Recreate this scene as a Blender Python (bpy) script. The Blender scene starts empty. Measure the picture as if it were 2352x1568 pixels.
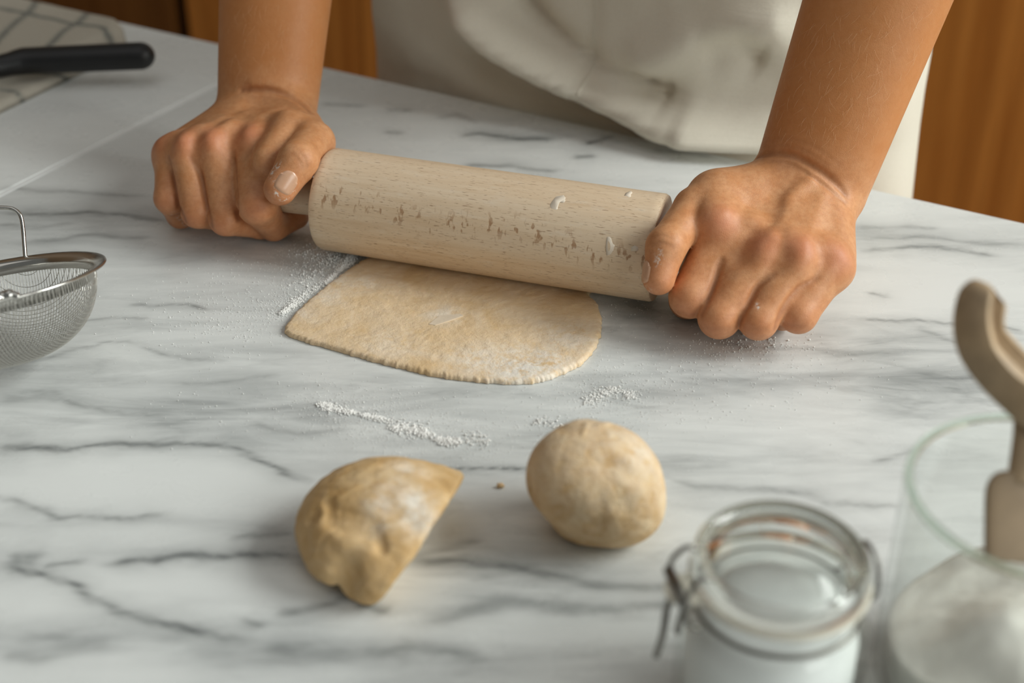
import bpy, bmesh, math, random
import numpy as np
from mathutils import Vector, Matrix
from mathutils.bvhtree import BVHTree

random.seed(7)
RNG = np.random.default_rng(7)
SC = bpy.context.scene
COL = SC.collection

# ------------------------------------------------------------------ camera
IMG_W, IMG_H = 2352, 1568
FPX = IMG_W * 50.0 / 36.0
PITCH = math.radians(32.0)
CAM_H = 0.432                                  # height of the lens above the worktop (z = 0)
cam_data = bpy.data.cameras.new('camera')
cam = bpy.data.objects.new('camera', cam_data)
COL.objects.link(cam)
cam_data.lens = 50
cam_data.sensor_width = 36
cam_data.clip_start = 0.02
cam.location = (0, 0, CAM_H)
cam.rotation_euler = (math.radians(90) - PITCH, 0, 0)
cam_data.dof.use_dof = True
cam_data.dof.focus_distance = 0.825
cam_data.dof.aperture_fstop = 4.8
SC.camera = cam

# ------------------------------------------------------------------ light and exposure
world = bpy.data.worlds.new('room_light')
SC.world = world
world.use_nodes = True
wb = world.node_tree.nodes['Background']
wb.inputs[0].default_value = (0.95, 0.98, 0.94, 1)
wb.inputs[1].default_value = 0.135


def area(name, loc, target, sx, sy, power, col):
    d = bpy.data.lights.new(name, 'AREA')
    d.shape = 'RECTANGLE'
    d.size, d.size_y = sx, sy
    d.energy = power
    d.color = col
    o = bpy.data.objects.new(name, d)
    COL.objects.link(o)
    o.location = loc
    o.rotation_euler = (Vector(target) - Vector(loc)).to_track_quat('-Z', 'Y').to_euler()
    return o


area('window_daylight', (3.2, 0.75, 1.9), (0.05, 0.8, 0.0), 2.4, 2.0, 195, (0.965, 1.0, 0.965))
area('apron_fill', (2.5, -2.1, 1.4), (0.05, 0.8, 0.0), 1.8, 1.6, 40, (0.97, 1.0, 0.965))  # unseen fill lamp, added to brighten the apron
area('ceiling_bounce', (-0.2, 0.5, 2.3), (0.0, 0.8, 0.0), 2.2, 2.2, 7, (1.0, 0.98, 0.95))

SC.view_settings.view_transform = 'Standard'
SC.view_settings.look = 'None'
SC.view_settings.gamma = 1.0
SC.view_settings.use_curve_mapping = False
SC.view_settings.exposure = 0.07

# ------------------------------------------------------------------ measuring helpers
CAMP = np.array([0, 0, CAM_H])
FW = np.array([0, math.cos(PITCH), -math.sin(PITCH)])
UP = np.array([0, math.sin(PITCH), math.cos(PITCH)])
RT = np.array([1.0, 0, 0])


def ray(px, py):
    return RT * (px - IMG_W / 2) / FPX + UP * (IMG_H / 2 - py) / FPX + FW


def at_depth(px, py, d):
    return CAMP + ray(px, py) * d


def at_z(px, py, z=0.0):
    r = ray(px, py)
    return CAMP + r * ((z - CAM_H) / r[2])


YAW = math.radians(-17.85)                     # the rolling pin's axis
PA = np.array([math.cos(YAW), math.sin(YAW), 0])
PB = np.array([-PA[1], PA[0], 0])
PC = np.array([-0.0134, 0.7710, 0.0])
PIN_R, PIN_L, PIN_Z = 0.0321, 0.2132, 0.0352
EANG = math.radians(-29.6)                     # the far edge of the worktop
ET = np.array([math.cos(EANG), math.sin(EANG), 0])
EN = np.array([-ET[1], ET[0], 0])
EDGE = 0.8975                                  # EN . p on the edge


def pin(u, v, z):
    return PC + PA * u + PB * v + np.array([0, 0, z])


def edge(t, n, z):
    return ET * t + EN * n + np.array([0, 0, z])


def at_v(px, py, v):                           # on the plane a distance v behind the pin's axis
    r = ray(px, py)
    k = ((PC - CAMP) @ PB + v) / (r @ PB)
    return CAMP + r * k


def at_n(px, py, n):                           # on the vertical plane parallel to the worktop edge
    r = ray(px, py)
    return CAMP + r * (n / (r @ EN))


# ------------------------------------------------------------------ object helpers
def tag(o, label=None, cat=None, group=None, kind=None):
    if label: o['label'] = label
    if cat: o['category'] = cat
    if group: o['group'] = group
    if kind: o['kind'] = kind
    return o


def empty(name, loc=(0, 0, 0)):
    o = bpy.data.objects.new(name, None)
    o.empty_display_size = 0.02
    COL.objects.link(o)
    o.location = loc
    return o


def link_mesh(name, verts, faces, mat, parent=None, smooth=True):
    me = bpy.data.meshes.new(name)
    verts = np.asarray(verts, dtype=float)
    if parent is not None:
        verts = verts - np.array(parent_world(parent))
    me.from_pydata(verts.tolist(), [], [list(map(int, f)) for f in faces])
    me.update()
    if smooth:
        me.polygons.foreach_set('use_smooth', [True] * len(me.polygons))
    if mat: me.materials.append(mat)
    o = bpy.data.objects.new(name, me)
    COL.objects.link(o)
    if parent is not None: o.parent = parent
    return o


def parent_world(p):
    v = Vector((0, 0, 0))
    while p is not None:
        v += p.location
        p = p.parent
    return v


def link_bm(name, bm, mat, parent=None, smooth=True, autosmooth=None):
    bmesh.ops.recalc_face_normals(bm, faces=bm.faces)
    me = bpy.data.meshes.new(name)
    if parent is not None:
        bmesh.ops.translate(bm, verts=bm.verts, vec=-parent_world(parent))
    bm.to_mesh(me)
    bm.free()
    if smooth:
        me.polygons.foreach_set('use_smooth', [True] * len(me.polygons))
        if autosmooth:
            me.set_sharp_from_angle(angle=math.radians(autosmooth))
    if mat: me.materials.append(mat)
    o = bpy.data.objects.new(name, me)
    COL.objects.link(o)
    if parent is not None: o.parent = parent
    return o


def set_attr(o, name, vals):
    a = o.data.attributes.new(name, 'FLOAT', 'POINT')
    a.data.foreach_set('value', np.asarray(vals, dtype=np.float32))


def lathe(bm, prof, centre, axis=(0, 0, 1), seg=64, closed=False):
    ax = Vector(axis).normalized()
    u = ax.orthogonal().normalized()
    w = ax.cross(u)
    c = Vector(centre)
    rings = []
    for r, h in prof:
        if r < 1e-6:
            rings.append([bm.verts.new(c + ax * h)])
        else:
            rings.append([bm.verts.new(c + ax * h + (u * math.cos(2 * math.pi * k / seg) + w * math.sin(2 * math.pi * k / seg)) * r) for k in range(seg)])
    pairs = list(zip(rings[:-1], rings[1:]))
    if closed: pairs.append((rings[-1], rings[0]))
    for A, B in pairs:
        for k in range(seg):
            k2 = (k + 1) % seg
            if len(A) == 1 and len(B) == 1: continue
            if len(A) == 1: bm.faces.new((A[0], B[k], B[k2]))
            elif len(B) == 1: bm.faces.new((A[k], B[0], A[k2]))
            else: bm.faces.new((A[k], B[k], B[k2], A[k2]))


def tube(bm, pts, radii, seg=10, cap=True, flat=None, up=None):
    """sweep a circle (or a flattened one) along points"""
    P = [Vector(p) for p in pts]
    n = len(P)
    if not hasattr(radii, '__len__'): radii = [radii] * n
    prev = None
    rings = []
    for i in range(n):
        d = (P[min(i + 1, n - 1)] - P[max(i - 1, 0)]).normalized()
        if prev is None:
            s = Vector(up) if up is not None else d.orthogonal()
        else:
            s = prev
        s = (s - d * s.dot(d)).normalized()
        prev = s
        b = d.cross(s)
        fl = flat if flat else 1.0
        rings.append([bm.verts.new(P[i] + (s * math.cos(2 * math.pi * k / seg) * fl + b * math.sin(2 * math.pi * k / seg)) * radii[i]) for k in range(seg)])
    for A, B in zip(rings[:-1], rings[1:]):
        for k in range(seg):
            bm.faces.new((A[k], A[(k + 1) % seg], B[(k + 1) % seg], B[k]))
    if cap:
        bm.faces.new(rings[0][::-1])
        bm.faces.new(rings[-1])


def smooth_path(pts, n=8):
    P = [np.array(p, float) for p in pts]
    out = []
    for i in range(len(P) - 1):
        p0, p1, p2, p3 = P[max(i - 1, 0)], P[i], P[i + 1], P[min(i + 2, len(P) - 1)]
        for k in range(n):
            t = k / n
            out.append(0.5 * ((2 * p1) + (p2 - p0) * t + (2 * p0 - 5 * p1 + 4 * p2 - p3) * t * t + (3 * p1 - p0 - 3 * p2 + p3) * t ** 3))
    out.append(P[-1])
    return out


def box(bm, t0, t1, n0, n1, z0, z1, bev=0.0):
    """box in the worktop's own frame"""
    vs = [bm.verts.new(Vector(edge(t, n, z))) for z in (z0, z1) for n in (n0, n1) for t in (t0, t1)]
    fs = [(0, 2, 3, 1), (4, 5, 7, 6), (0, 1, 5, 4), (2, 6, 7, 3), (0, 4, 6, 2), (1, 3, 7, 5)]
    faces = [bm.faces.new([vs[i] for i in f]) for f in fs]
    if bev:
        es = list({e for f in faces for e in f.edges})
        bmesh.ops.bevel(bm, geom=es, offset=bev, segments=2, profile=0.5, affect='EDGES')


# ------------------------------------------------------------------ noise in numpy
def vnoise(p, scale, seed=0):
    """smooth value noise, p (n,2|3) -> (n,) in -1..1"""
    p = np.asarray(p, float) * scale
    if p.shape[1] == 2: p = np.c_[p, np.zeros(len(p))]
    i = np.floor(p).astype(np.int64)
    f = p - i
    f = f * f * (3 - 2 * f)

    def h(x, y, z):
        n = (x * 374761393 + y * 668265263 + z * 2147483647 + seed * 974711) & 0x7fffffff
        n = ((n ^ (n >> 13)) * 1274126177) & 0x7fffffff
        n = n ^ (n >> 16)
        return (n & 0xffff) / 32767.5 - 1.0
    x, y, z = i[:, 0], i[:, 1], i[:, 2]
    r = 0
    for a in (0, 1):
        for b in (0, 1):
            for c in (0, 1):
                w = (f[:, 0] if a else 1 - f[:, 0]) * (f[:, 1] if b else 1 - f[:, 1]) * (f[:, 2] if c else 1 - f[:, 2])
                r = r + w * h(x + a, y + b, z + c)
    return r


def fbm(p, scale, oct=4, seed=0):
    return sum(vnoise(p, scale * 2 ** k, seed + k) * 0.5 ** k for k in range(oct)) / 1.6


def polydist(p, line):
    """distance of points p (n,d) to a polyline, and the arc parameter 0..1"""
    line = np.asarray(line, float)
    best = np.full(len(p), 1e9)
    par = np.zeros(len(p))
    L = np.r_[0, np.cumsum(np.linalg.norm(np.diff(line, axis=0), axis=1))]
    for k in range(len(line) - 1):
        a, b = line[k], line[k + 1]
        ab = b - a
        t = np.clip(((p - a) @ ab) / (ab @ ab + 1e-15), 0, 1)
        d = np.linalg.norm(p - a - t[:, None] * ab, axis=1)
        m = d < best
        best[m] = d[m]
        par[m] = ((L[k] + t * (L[k + 1] - L[k])) / L[-1])[m]
    return best, par


# ------------------------------------------------------------------ distance-field modelling
def smin(a, b, k):
    h = np.clip(0.5 + 0.5 * (b - a) / k, 0, 1)
    return b + (a - b) * h - k * h * (1 - h)


class Field:
    def __init__(self, lo, hi, h):
        self.lo = np.array(lo, float)
        self.h = h
        self.n = np.ceil((np.array(hi) - self.lo) / h).astype(int) + 1
        self.ax = [(self.lo[i] + h * np.arange(self.n[i])).astype(np.float32) for i in range(3)]
        self.d = np.full(tuple(self.n), 0.05, np.float32)

    def sub(self, pts, m):
        pts = np.asarray(pts, float)
        a = np.floor((pts.min(0) - m - self.lo) / self.h).astype(int)
        b = np.ceil((pts.max(0) + m - self.lo) / self.h).astype(int) + 1
        a = np.clip(a, 0, self.n)
        b = np.clip(b, 0, self.n)
        sl = tuple(slice(a[i], max(b[i], a[i])) for i in range(3))
        return sl, (self.ax[0][sl[0]][:, None, None], self.ax[1][sl[1]][None, :, None], self.ax[2][sl[2]][None, None, :])

    @staticmethod
    def seg(X, a, b, r0, r1):
        a = np.asarray(a, np.float32)
        ab = np.asarray(b, np.float32) - a
        L2 = float(ab @ ab) + 1e-12
        px, py, pz = X[0] - a[0], X[1] - a[1], X[2] - a[2]
        t = np.clip((px * ab[0] + py * ab[1] + pz * ab[2]) / L2, 0, 1)
        d = np.sqrt((px - t * ab[0]) ** 2 + (py - t * ab[1]) ** 2 + (pz - t * ab[2]) ** 2)
        return d - (r0 + (r1 - r0) * t)

    @staticmethod
    def line_dist(X, pts):
        best = None
        for a, b in zip(pts[:-1], pts[1:]):
            d = Field.seg(X, a, b, 0, 0)
            best = d if best is None else np.minimum(best, d)
        return best

    def add(self, a, b, r0, r1, k):
        sl, X = self.sub([a, b], max(r0, r1) + k + 0.01)
        if 0 in self.d[sl].shape: return
        self.d[sl] = smin(self.d[sl], self.seg(X, a, b, r0, r1), k)

    def ell(self, c, r, k, rot=None):
        c = np.asarray(c, float)
        m = max(r)
        sl, X = self.sub([c - m, c + m], k + 0.01)
        p = [X[0] - c[0], X[1] - c[1], X[2] - c[2]]
        if rot is not None:
            R = np.asarray(rot, float)
            p = [p[0] * R[i][0] + p[1] * R[i][1] + p[2] * R[i][2] for i in range(3)]
        q = np.sqrt((p[0] / r[0]) ** 2 + (p[1] / r[1]) ** 2 + (p[2] / r[2]) ** 2)
        q2 = np.sqrt((p[0] / r[0] ** 2) ** 2 + (p[1] / r[1] ** 2) ** 2 + (p[2] / r[2] ** 2) ** 2) + 1e-9
        self.d[sl] = smin(self.d[sl], q * (q - 1) / q2, k)

    def bump(self, pts, amp, w):
        """raise (amp > 0) or groove (amp < 0) the surface along a polyline or at a point"""
        pts = np.asarray(pts, float)
        if pts.ndim == 1: pts = np.array([pts, pts + 1e-6])
        sl, X = self.sub(pts, 3 * w)
        if 0 in self.d[sl].shape: return
        q = self.line_dist(X, pts)
        self.d[sl] -= amp * np.exp(-(q / w) ** 2)

    def carve(self, a, b, r):
        sl, X = self.sub([a, b], r + 0.01)
        if 0 in self.d[sl].shape: return
        self.d[sl] = np.maximum(self.d[sl], -self.seg(X, a, b, r, r))

    def px_bump(self, bvh, pts, amp, w, lift=0.0):
        """bump or groove along the surface points met through a list of picture points"""
        hit = cast(bvh, pts)
        n = len(hit)
        if n > 8 and amp < 0:                  # folds fade out towards their ends
            for a, k in ((0, .35), (int(n * .12), .35), (int(n * .25), .30)):
                self.bump(np.array(hit[a:n - a]), amp * k, w)
        elif n >= 1:
            self.bump(np.array(hit if n > 1 else hit[0]), amp, w)
        return hit

    def mesh(self):
        f = self.d
        s = f < 0
        n = np.array(f.shape) - 1
        cnt = sum(s[a:a + n[0], b:b + n[1], c:c + n[2]].astype(np.int8) for a in (0, 1) for b in (0, 1) for c in (0, 1))
        act = (cnt > 0) & (cnt < 8)
        idx = np.full(act.shape, -1, np.int64)
        I = np.argwhere(act)
        idx[act] = np.arange(len(I))
        acc = np.zeros((len(I), 3))
        num = np.zeros(len(I))
        corners = [(a, b, c) for a in (0, 1) for b in (0, 1) for c in (0, 1)]
        val = {c: f[I[:, 0] + c[0], I[:, 1] + c[1], I[:, 2] + c[2]].astype(float) for c in corners}
        for c in corners:
            for axis in range(3):
                if c[axis]: continue
                e = list(c); e[axis] = 1; e = tuple(e)
                va, vb = val[c], val[e]
                m = (va < 0) != (vb < 0)
                t = np.where(m, va / (va - vb + 1e-20), 0)
                p = np.array(c, float)[None, :] + np.zeros((len(I), 3))
                p[:, axis] += t
                acc += p * m[:, None]
                num += m
        V = self.lo + self.h * (I + acc / num[:, None])
        quads = []
        for axis in range(3):
            o = [i for i in range(3) if i != axis]
            lo = [slice(None)] * 3; hi = [slice(None)] * 3
            lo[axis] = slice(0, -1); hi[axis] = slice(1, None)
            ch = s[tuple(lo)] != s[tuple(hi)]
            E = np.argwhere(ch)
            ok = np.ones(len(E), bool)
            for q in o: ok &= (E[:, q] >= 1) & (E[:, q] < act.shape[q])
            E = E[ok]
            inside = s[E[:, 0], E[:, 1], E[:, 2]]
            def cell(d0, d1):
                C = E.copy()
                C[:, o[0]] -= d0; C[:, o[1]] -= d1
                return idx[C[:, 0], C[:, 1], C[:, 2]]
            q = np.c_[cell(0, 0), cell(1, 0), cell(1, 1), cell(0, 1)]
            flip = inside if axis != 1 else ~inside
            q[~flip] = q[~flip][:, ::-1]
            quads.append(q)
        Q = np.concatenate(quads)
        Q = Q[(Q >= 0).all(1)]
        return V, Q


def cast(bvh, pts, dense=True):
    if dense and len(pts) > 2: 
        P = np.array(smooth_path(pts, 5))
    else:
        P = np.array(pts, float)
    out = []
    for p in P:
        h = bvh.ray_cast(Vector(CAMP), Vector(ray(*p)).normalized())
        if h[0] is not None: out.append(np.array(h[0]))
    return out


def bvh_of(V, Q): return BVHTree.FromPolygons(V.tolist(), Q.tolist())


def drop_loose(V, Q):
    used = np.zeros(len(V), bool)
    used[Q.ravel()] = True
    m = np.cumsum(used) - 1
    return V[used], m[Q]


def keep_largest(V, Q):
    par = np.arange(len(V))
    E = np.concatenate([Q[:, [0, 1]], Q[:, [1, 2]], Q[:, [2, 3]]])
    lab = np.arange(len(V))
    for _ in range(400):
        m = np.minimum(lab[E[:, 0]], lab[E[:, 1]])
        new = lab.copy()
        np.minimum.at(new, E[:, 0], m)
        np.minimum.at(new, E[:, 1], m)
        new = new[new]
        if (new == lab).all(): break
        lab = new
    vals, c = np.unique(lab, return_counts=True)
    best = vals[c.argmax()]
    return drop_loose(V, Q[lab[Q[:, 0]] == best])


# ------------------------------------------------------------------ materials
class Mat:
    def __init__(self, name, color=(0.8, 0.8, 0.8), rough=0.5, **kw):
        self.m = bpy.data.materials.new(name)
        self.m.use_nodes = True
        self.t = self.m.node_tree
        self.b = self.t.nodes['Principled BSDF']
        self.b.inputs['Base Color'].default_value = (*color, 1)
        self.b.inputs['Roughness'].default_value = rough
        for k, v in kw.items():
            self.b.inputs[k.replace('_', ' ')].default_value = v

    def node(self, typ, **kw):
        n = self.t.nodes.new(typ)
        for k, v in kw.items():
            if k.startswith('i_'):
                n.inputs[k[2:].replace('_', ' ')].default_value = v
            else:
                setattr(n, k, v)
        return n

    def link(self, a, b):
        self.t.links.new(a, b)

    def coord(self, scale=(1, 1, 1), rot=(0, 0, 0), src='Object'):
        c = self.node('ShaderNodeTexCoord')
        m = self.node('ShaderNodeMapping')
        m.inputs['Scale'].default_value = scale
        m.inputs['Rotation'].default_value = rot
        self.link(c.outputs[src], m.inputs['Vector'])
        return m.outputs[0]

    def noise(self, vec, scale, detail=4, rough=0.5, dist=0.0):
        n = self.node('ShaderNodeTexNoise')
        n.inputs['Scale'].default_value = scale
        n.inputs['Detail'].default_value = detail
        n.inputs['Roughness'].default_value = rough
        n.inputs['Distortion'].default_value = dist
        self.link(vec, n.inputs['Vector'])
        return n.outputs['Fac']

    def ramp(self, fac, stops):
        r = self.node('ShaderNodeValToRGB')
        e = r.color_ramp.elements
        while len(e) < len(stops): e.new(0.5)
        for el, (p, c) in zip(e, stops):
            el.position = p
            el.color = (*c, 1) if len(c) == 3 else c
        self.link(fac, r.inputs[0])
        return r.outputs[0]

    def rng(self, fac, a, b, lo=0.0, hi=1.0):
        r = self.node('ShaderNodeMapRange')
        r.inputs[1].default_value = a
        r.inputs[2].default_value = b
        r.inputs[3].default_value = lo
        r.inputs[4].default_value = hi
        self.link(fac, r.inputs[0])
        return r.outputs[0]

    def mix(self, fac, a, b, mode='MIX'):
        n = self.node('ShaderNodeMix', data_type='RGBA', blend_type=mode)
        for sock, v in ((n.inputs[0], fac), (n.inputs[6], a), (n.inputs[7], b)):
            if hasattr(v, 'is_output'): self.link(v, sock)
            elif isinstance(v, tuple): sock.default_value = (*v, 1)
            else: sock.default_value = v
        return n.outputs[2]

    def math(self, op, a, b=0.0):
        n = self.node('ShaderNodeMath', operation=op)
        for sock, v in ((n.inputs[0], a), (n.inputs[1], b)):
            if hasattr(v, 'is_output'): self.link(v, sock)
            else: sock.default_value = v
        return n.outputs[0]

    def attr(self, name):
        n = self.node('ShaderNodeAttribute', attribute_name=name)
        return n.outputs['Fac']

    def bump(self, h, strength, dist=0.001):
        n = self.node('ShaderNodeBump')
        n.inputs['Strength'].default_value = strength
        n.inputs['Distance'].default_value = dist
        self.link(h, n.inputs['Height'])
        self.link(n.outputs[0], self.b.inputs['Normal'])

    def color(self, s):
        self.link(s, self.b.inputs['Base Color'])


def mat_marble(name, seedoff=0.0, body=1.0):
    M = Mat(name, rough=0.28)
    v = M.coord((4.0, 15.0, 1.0), (0, 0, 0.05))
    v2 = M.coord((1.0, 1.0, 1.0), (0, 0, seedoff))
    streak = M.noise(v, 1.6, 8, 0.62, 1.2)
    big = M.noise(v2, 5.0, 3, 0.5, 0.4)
    cloud = M.attr('cloud')
    vein = M.attr('vein')
    v3 = M.coord((6.0, 34.0, 1.0), (0, 0, 0.03))
    streak2 = M.noise(v3, 1.7, 6, 0.6, 0.8)
    s = M.math('ADD', M.rng(streak, 0.40, 0.68, 0.0, 0.6), M.rng(streak2, 0.42, 0.70, 0.0, 0.55))
    amt = M.math('MULTIPLY', s, M.math('ADD', M.math('MULTIPLY', cloud, 1.35), 0.05))
    fine = M.noise(v, 5.0, 6, 0.65, 2.0)
    col = M.mix(M.math('MULTIPLY', cloud, M.rng(streak, 0.25, 0.75, 0.15, 0.85)), (0.78 * body, 0.80 * body, 0.785 * body), (0.46, 0.48, 0.48))
    col = M.mix(M.math('MINIMUM', M.math('MULTIPLY', amt, 0.8), 0.9), col, (0.25, 0.265, 0.265))
    lines = M.math('ABSOLUTE', M.math('SUBTRACT', M.noise(v, 1.1, 6, 0.55, 1.6), 0.5))
    thin = M.math('MULTIPLY', M.rng(lines, 0.0, 0.035, 1.0, 0.0), M.math('MULTIPLY', cloud, M.rng(fine, 0.35, 0.7, 0.0, 0.55)))
    col = M.mix(thin, col, (0.17, 0.18, 0.18))
    vv = M.math('MULTIPLY', vein, M.rng(fine, 0.22, 0.58, 0.35, 1.0))
    col = M.mix(M.math('MINIMUM', vv, 0.92), col, (0.105, 0.115, 0.115))
    M.color(col)
    M.b.inputs['Specular IOR Level'].default_value = 0.45
    M.link(M.rng(M.noise(v2, 40, 3), 0.3, 0.7, 0.24, 0.34), M.b.inputs['Roughness'])
    return M.m


def mat_skin():
    M = Mat('skin', rough=0.45)
    v = M.coord()
    flush = M.attr('flush')
    tan = M.attr('tan')
    mott = M.noise(v, 110, 5, 0.68)
    col = M.mix(M.rng(mott, 0.35, 0.65), (0.635, 0.320, 0.155), (0.565, 0.248, 0.100))
    m2 = M.noise(v, 330, 4, 0.65)
    col = M.mix(M.math('MULTIPLY', M.rng(m2, 0.42, 0.70), 0.42), col, (0.40, 0.155, 0.060))
    col = M.mix(M.math('MULTIPLY', tan, 0.7), col, (0.520, 0.200, 0.058))
    col = M.mix(M.math('MULTIPLY', flush, 0.75), col, (0.56, 0.185, 0.095))
    crease_shade = M.attr('crease_shade')
    col = M.mix(M.math('MULTIPLY', crease_shade, 0.7), col, (0.24, 0.085, 0.042))  # shade of folds and finger gaps painted into the skin colour
    fl = M.attr('flour')
    fn = M.noise(v, 420, 4, 0.7)
    col = M.mix(M.math('MULTIPLY', M.rng(fn, 0.50, 0.60), fl), col, (0.85, 0.82, 0.76))
    M.color(col)
    M.b.subsurface_method = 'RANDOM_WALK' if hasattr(M.b, 'subsurface_method') else None
    M.b.inputs['Subsurface Weight'].default_value = 0.12
    M.b.inputs['Subsurface Radius'].default_value = (1.0, 0.35, 0.2)
    M.b.inputs['Subsurface Scale'].default_value = 0.004
    M.b.inputs['Specular IOR Level'].default_value = 0.38
    fine = M.noise(v, 650, 4, 0.65)
    vor = M.node('ShaderNodeTexVoronoi', feature='DISTANCE_TO_EDGE')
    vor.inputs['Scale'].default_value = 900
    M.link(v, vor.inputs['Vector'])
    h = M.math('ADD', M.math('MULTIPLY', fine, 0.7), M.math('MULTIPLY', M.rng(vor.outputs[0], 0, 0.15), 0.3))
    M.bump(h, 0.22, 0.0006)
    return M.m


def mat_pin_wood():
    M = Mat('beech', rough=0.55)
    v = M.coord((3.2, 55, 55))
    g = M.noise(v, 7.0, 6, 0.6, 0.6)
    v1 = M.coord((1.2, 12, 12))
    broad = M.noise(v1, 5, 3, 0.5, 0.3)
    col = M.mix(M.rng(g, 0.3, 0.7), (0.76, 0.59, 0.41), (0.66, 0.475, 0.30))
    col = M.mix(M.rng(broad, 0.35, 0.65, 0.0, 0.55), col, (0.76, 0.62, 0.46))
    # short dark pores along the grain
    vp = M.coord((100, 760, 760))
    pores = M.noise(vp, 2.3, 2, 0.4)
    col = M.mix(M.math('MULTIPLY', M.rng(pores, 0.62, 0.70), 0.62), col, (0.28, 0.15, 0.075))
    # ray flecks in a band on the face of the pin
    vf = M.coord((220, 110, 110))
    fl = M.noise(vf, 1.4, 2, 0.5)
    fleck = M.math('MULTIPLY', M.rng(fl, 0.58, 0.66), M.attr('fleck'))
    col = M.mix(M.math('MULTIPLY', fleck, 0.8), col, (0.33, 0.165, 0.07))
    # dry flour rubbed into the grain
    vd = M.coord((40, 160, 160))
    d = M.noise(vd, 1.5, 5, 0.7)
    col = M.mix(M.math('MULTIPLY', M.rng(d, 0.55, 0.75), 0.35), col, (0.78, 0.70, 0.60))
    M.color(col)
    M.bump(M.math('SUBTRACT', g, M.math('MULTIPLY', fleck, 0.6)), 0.18, 0.0008)
    return M.m


def mat_dough(name, c1, c2, bscale=120, bstr=0.35, crackle=0.0, n1s=38):
    M = Mat(name, rough=0.7)
    v = M.coord()
    n1 = M.noise(v, n1s, 5, 0.62, 0.9)
    n2 = M.noise(v, bscale, 5, 0.65)
    col = M.mix(M.rng(n1, 0.35, 0.66), c1, c2)
    col = M.mix(M.math('MULTIPLY', M.rng(n2, 0.55, 0.75), 0.25), col, (0.74, 0.53, 0.31))
    fl = M.attr('flour')
    n3 = M.noise(v, 150, 6, 0.7)
    col = M.mix(M.math('MULTIPLY', M.rng(n3, 0.34, 0.54), fl), col, (0.85, 0.81, 0.74))
    if crackle:
        vor = M.node('ShaderNodeTexVoronoi', feature='SMOOTH_F1')
        vor.inputs['Scale'].default_value = 110
        M.link(v, vor.inputs['Vector'])
        col = M.mix(M.rng(vor.outputs['Distance'], 0.3, 0.8, 0.0, crackle), col, (0.78, 0.585, 0.36))
    M.color(col)
    M.b.inputs['Subsurface Weight'].default_value = 0.1
    M.b.inputs['Subsurface Radius'].default_value = (1, 0.6, 0.3)
    M.b.inputs['Subsurface Scale'].default_value = 0.004
    M.b.inputs['Specular IOR Level'].default_value = 0.25
    M.bump(M.math('ADD', n2, M.math('MULTIPLY', n3, 0.4)), bstr, 0.002)
    return M.m


def mat_cloth():
    M = Mat('cream_linen', rough=0.9)
    v = M.coord()
    n = M.noise(v, 700, 2, 0.5)
    slub = M.noise(M.coord((40, 40, 900)), 1.0, 3, 0.5)
    mot = M.noise(v, 9, 4, 0.6)
    col = M.mix(M.rng(mot, 0.3, 0.7), (0.77, 0.73, 0.625), (0.73, 0.69, 0.58))
    col = M.mix(M.math('MULTIPLY', M.rng(n, 0.4, 0.7), 0.2), col, (0.58, 0.53, 0.42))
    M.color(col)
    M.b.inputs['Sheen Weight'].default_value = 0.15
    M.b.inputs['Specular IOR Level'].default_value = 0.15
    M.bump(M.math('ADD', n, slub), 0.25, 0.0006)
    return M.m


def mat_oak(name, dark=1.0, seed=0.0):
    M = Mat(name, rough=0.45)
    v = M.coord((14, 14, 0.6), (0, 0, 0))
    v.node.inputs['Location'].default_value = (seed, seed * 0.7, seed * 0.3)
    g = M.noise(v, 2.2, 5, 0.6, 0.8)
    v2 = M.coord((90, 90, 1.6))
    f = M.noise(v2, 2.0, 3, 0.6)
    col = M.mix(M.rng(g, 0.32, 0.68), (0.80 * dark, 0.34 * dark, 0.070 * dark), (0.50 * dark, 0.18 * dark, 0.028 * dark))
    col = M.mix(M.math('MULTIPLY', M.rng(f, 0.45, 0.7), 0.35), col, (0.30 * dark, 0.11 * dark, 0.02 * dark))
    M.color(col)
    M.bump(f, 0.12, 0.001)
    return M.m


def mat_flour():
    M = Mat('flour_white', (0.86, 0.85, 0.82), 0.9)
    M.b.inputs['Specular IOR Level'].default_value = 0.1
    n = M.noise(M.coord(), 500, 4, 0.6)
    M.color(M.mix(n, (0.95, 0.945, 0.92), (0.90, 0.89, 0.86)))
    M.bump(n, 0.4, 0.001)
    return M.m


def mat_metal(name, col=(0.62, 0.61, 0.58), rough=0.22):
    M = Mat(name, col, rough, Metallic=1.0)
    n = M.noise(M.coord(), 160, 3, 0.5)
    M.link(M.rng(n, 0.3, 0.7, rough * 0.8, rough * 1.3), M.b.inputs['Roughness'])
    return M.m


def mat_glass(name, tint=(0.95, 0.975, 0.955), ior=1.45, rough=0.0):
    M = Mat(name, tint, rough, IOR=ior)
    M.b.inputs['Transmission Weight'].default_value = 1.0
    return M.m


def mat_thin_glass(name, tint):
    M = Mat(name)
    t = M.node('ShaderNodeBsdfTransparent'); t.inputs[0].default_value = (*tint, 1)
    g = M.node('ShaderNodeBsdfGlossy'); g.inputs['Roughness'].default_value = 0.02
    lw = M.node('ShaderNodeLayerWeight'); lw.inputs['Blend'].default_value = 0.5
    fac = M.math('ADD', M.math('MULTIPLY', M.math('POWER', lw.outputs['Facing'], 5.0), 0.75), 0.035)
    mx = M.node('ShaderNodeMixShader')
    M.link(fac, mx.inputs[0]); M.link(t.outputs[0], mx.inputs[1]); M.link(g.outputs[0], mx.inputs[2])
    out = M.t.nodes['Material Output']
    M.link(mx.outputs[0], out.inputs['Surface'])
    return M.m


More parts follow.
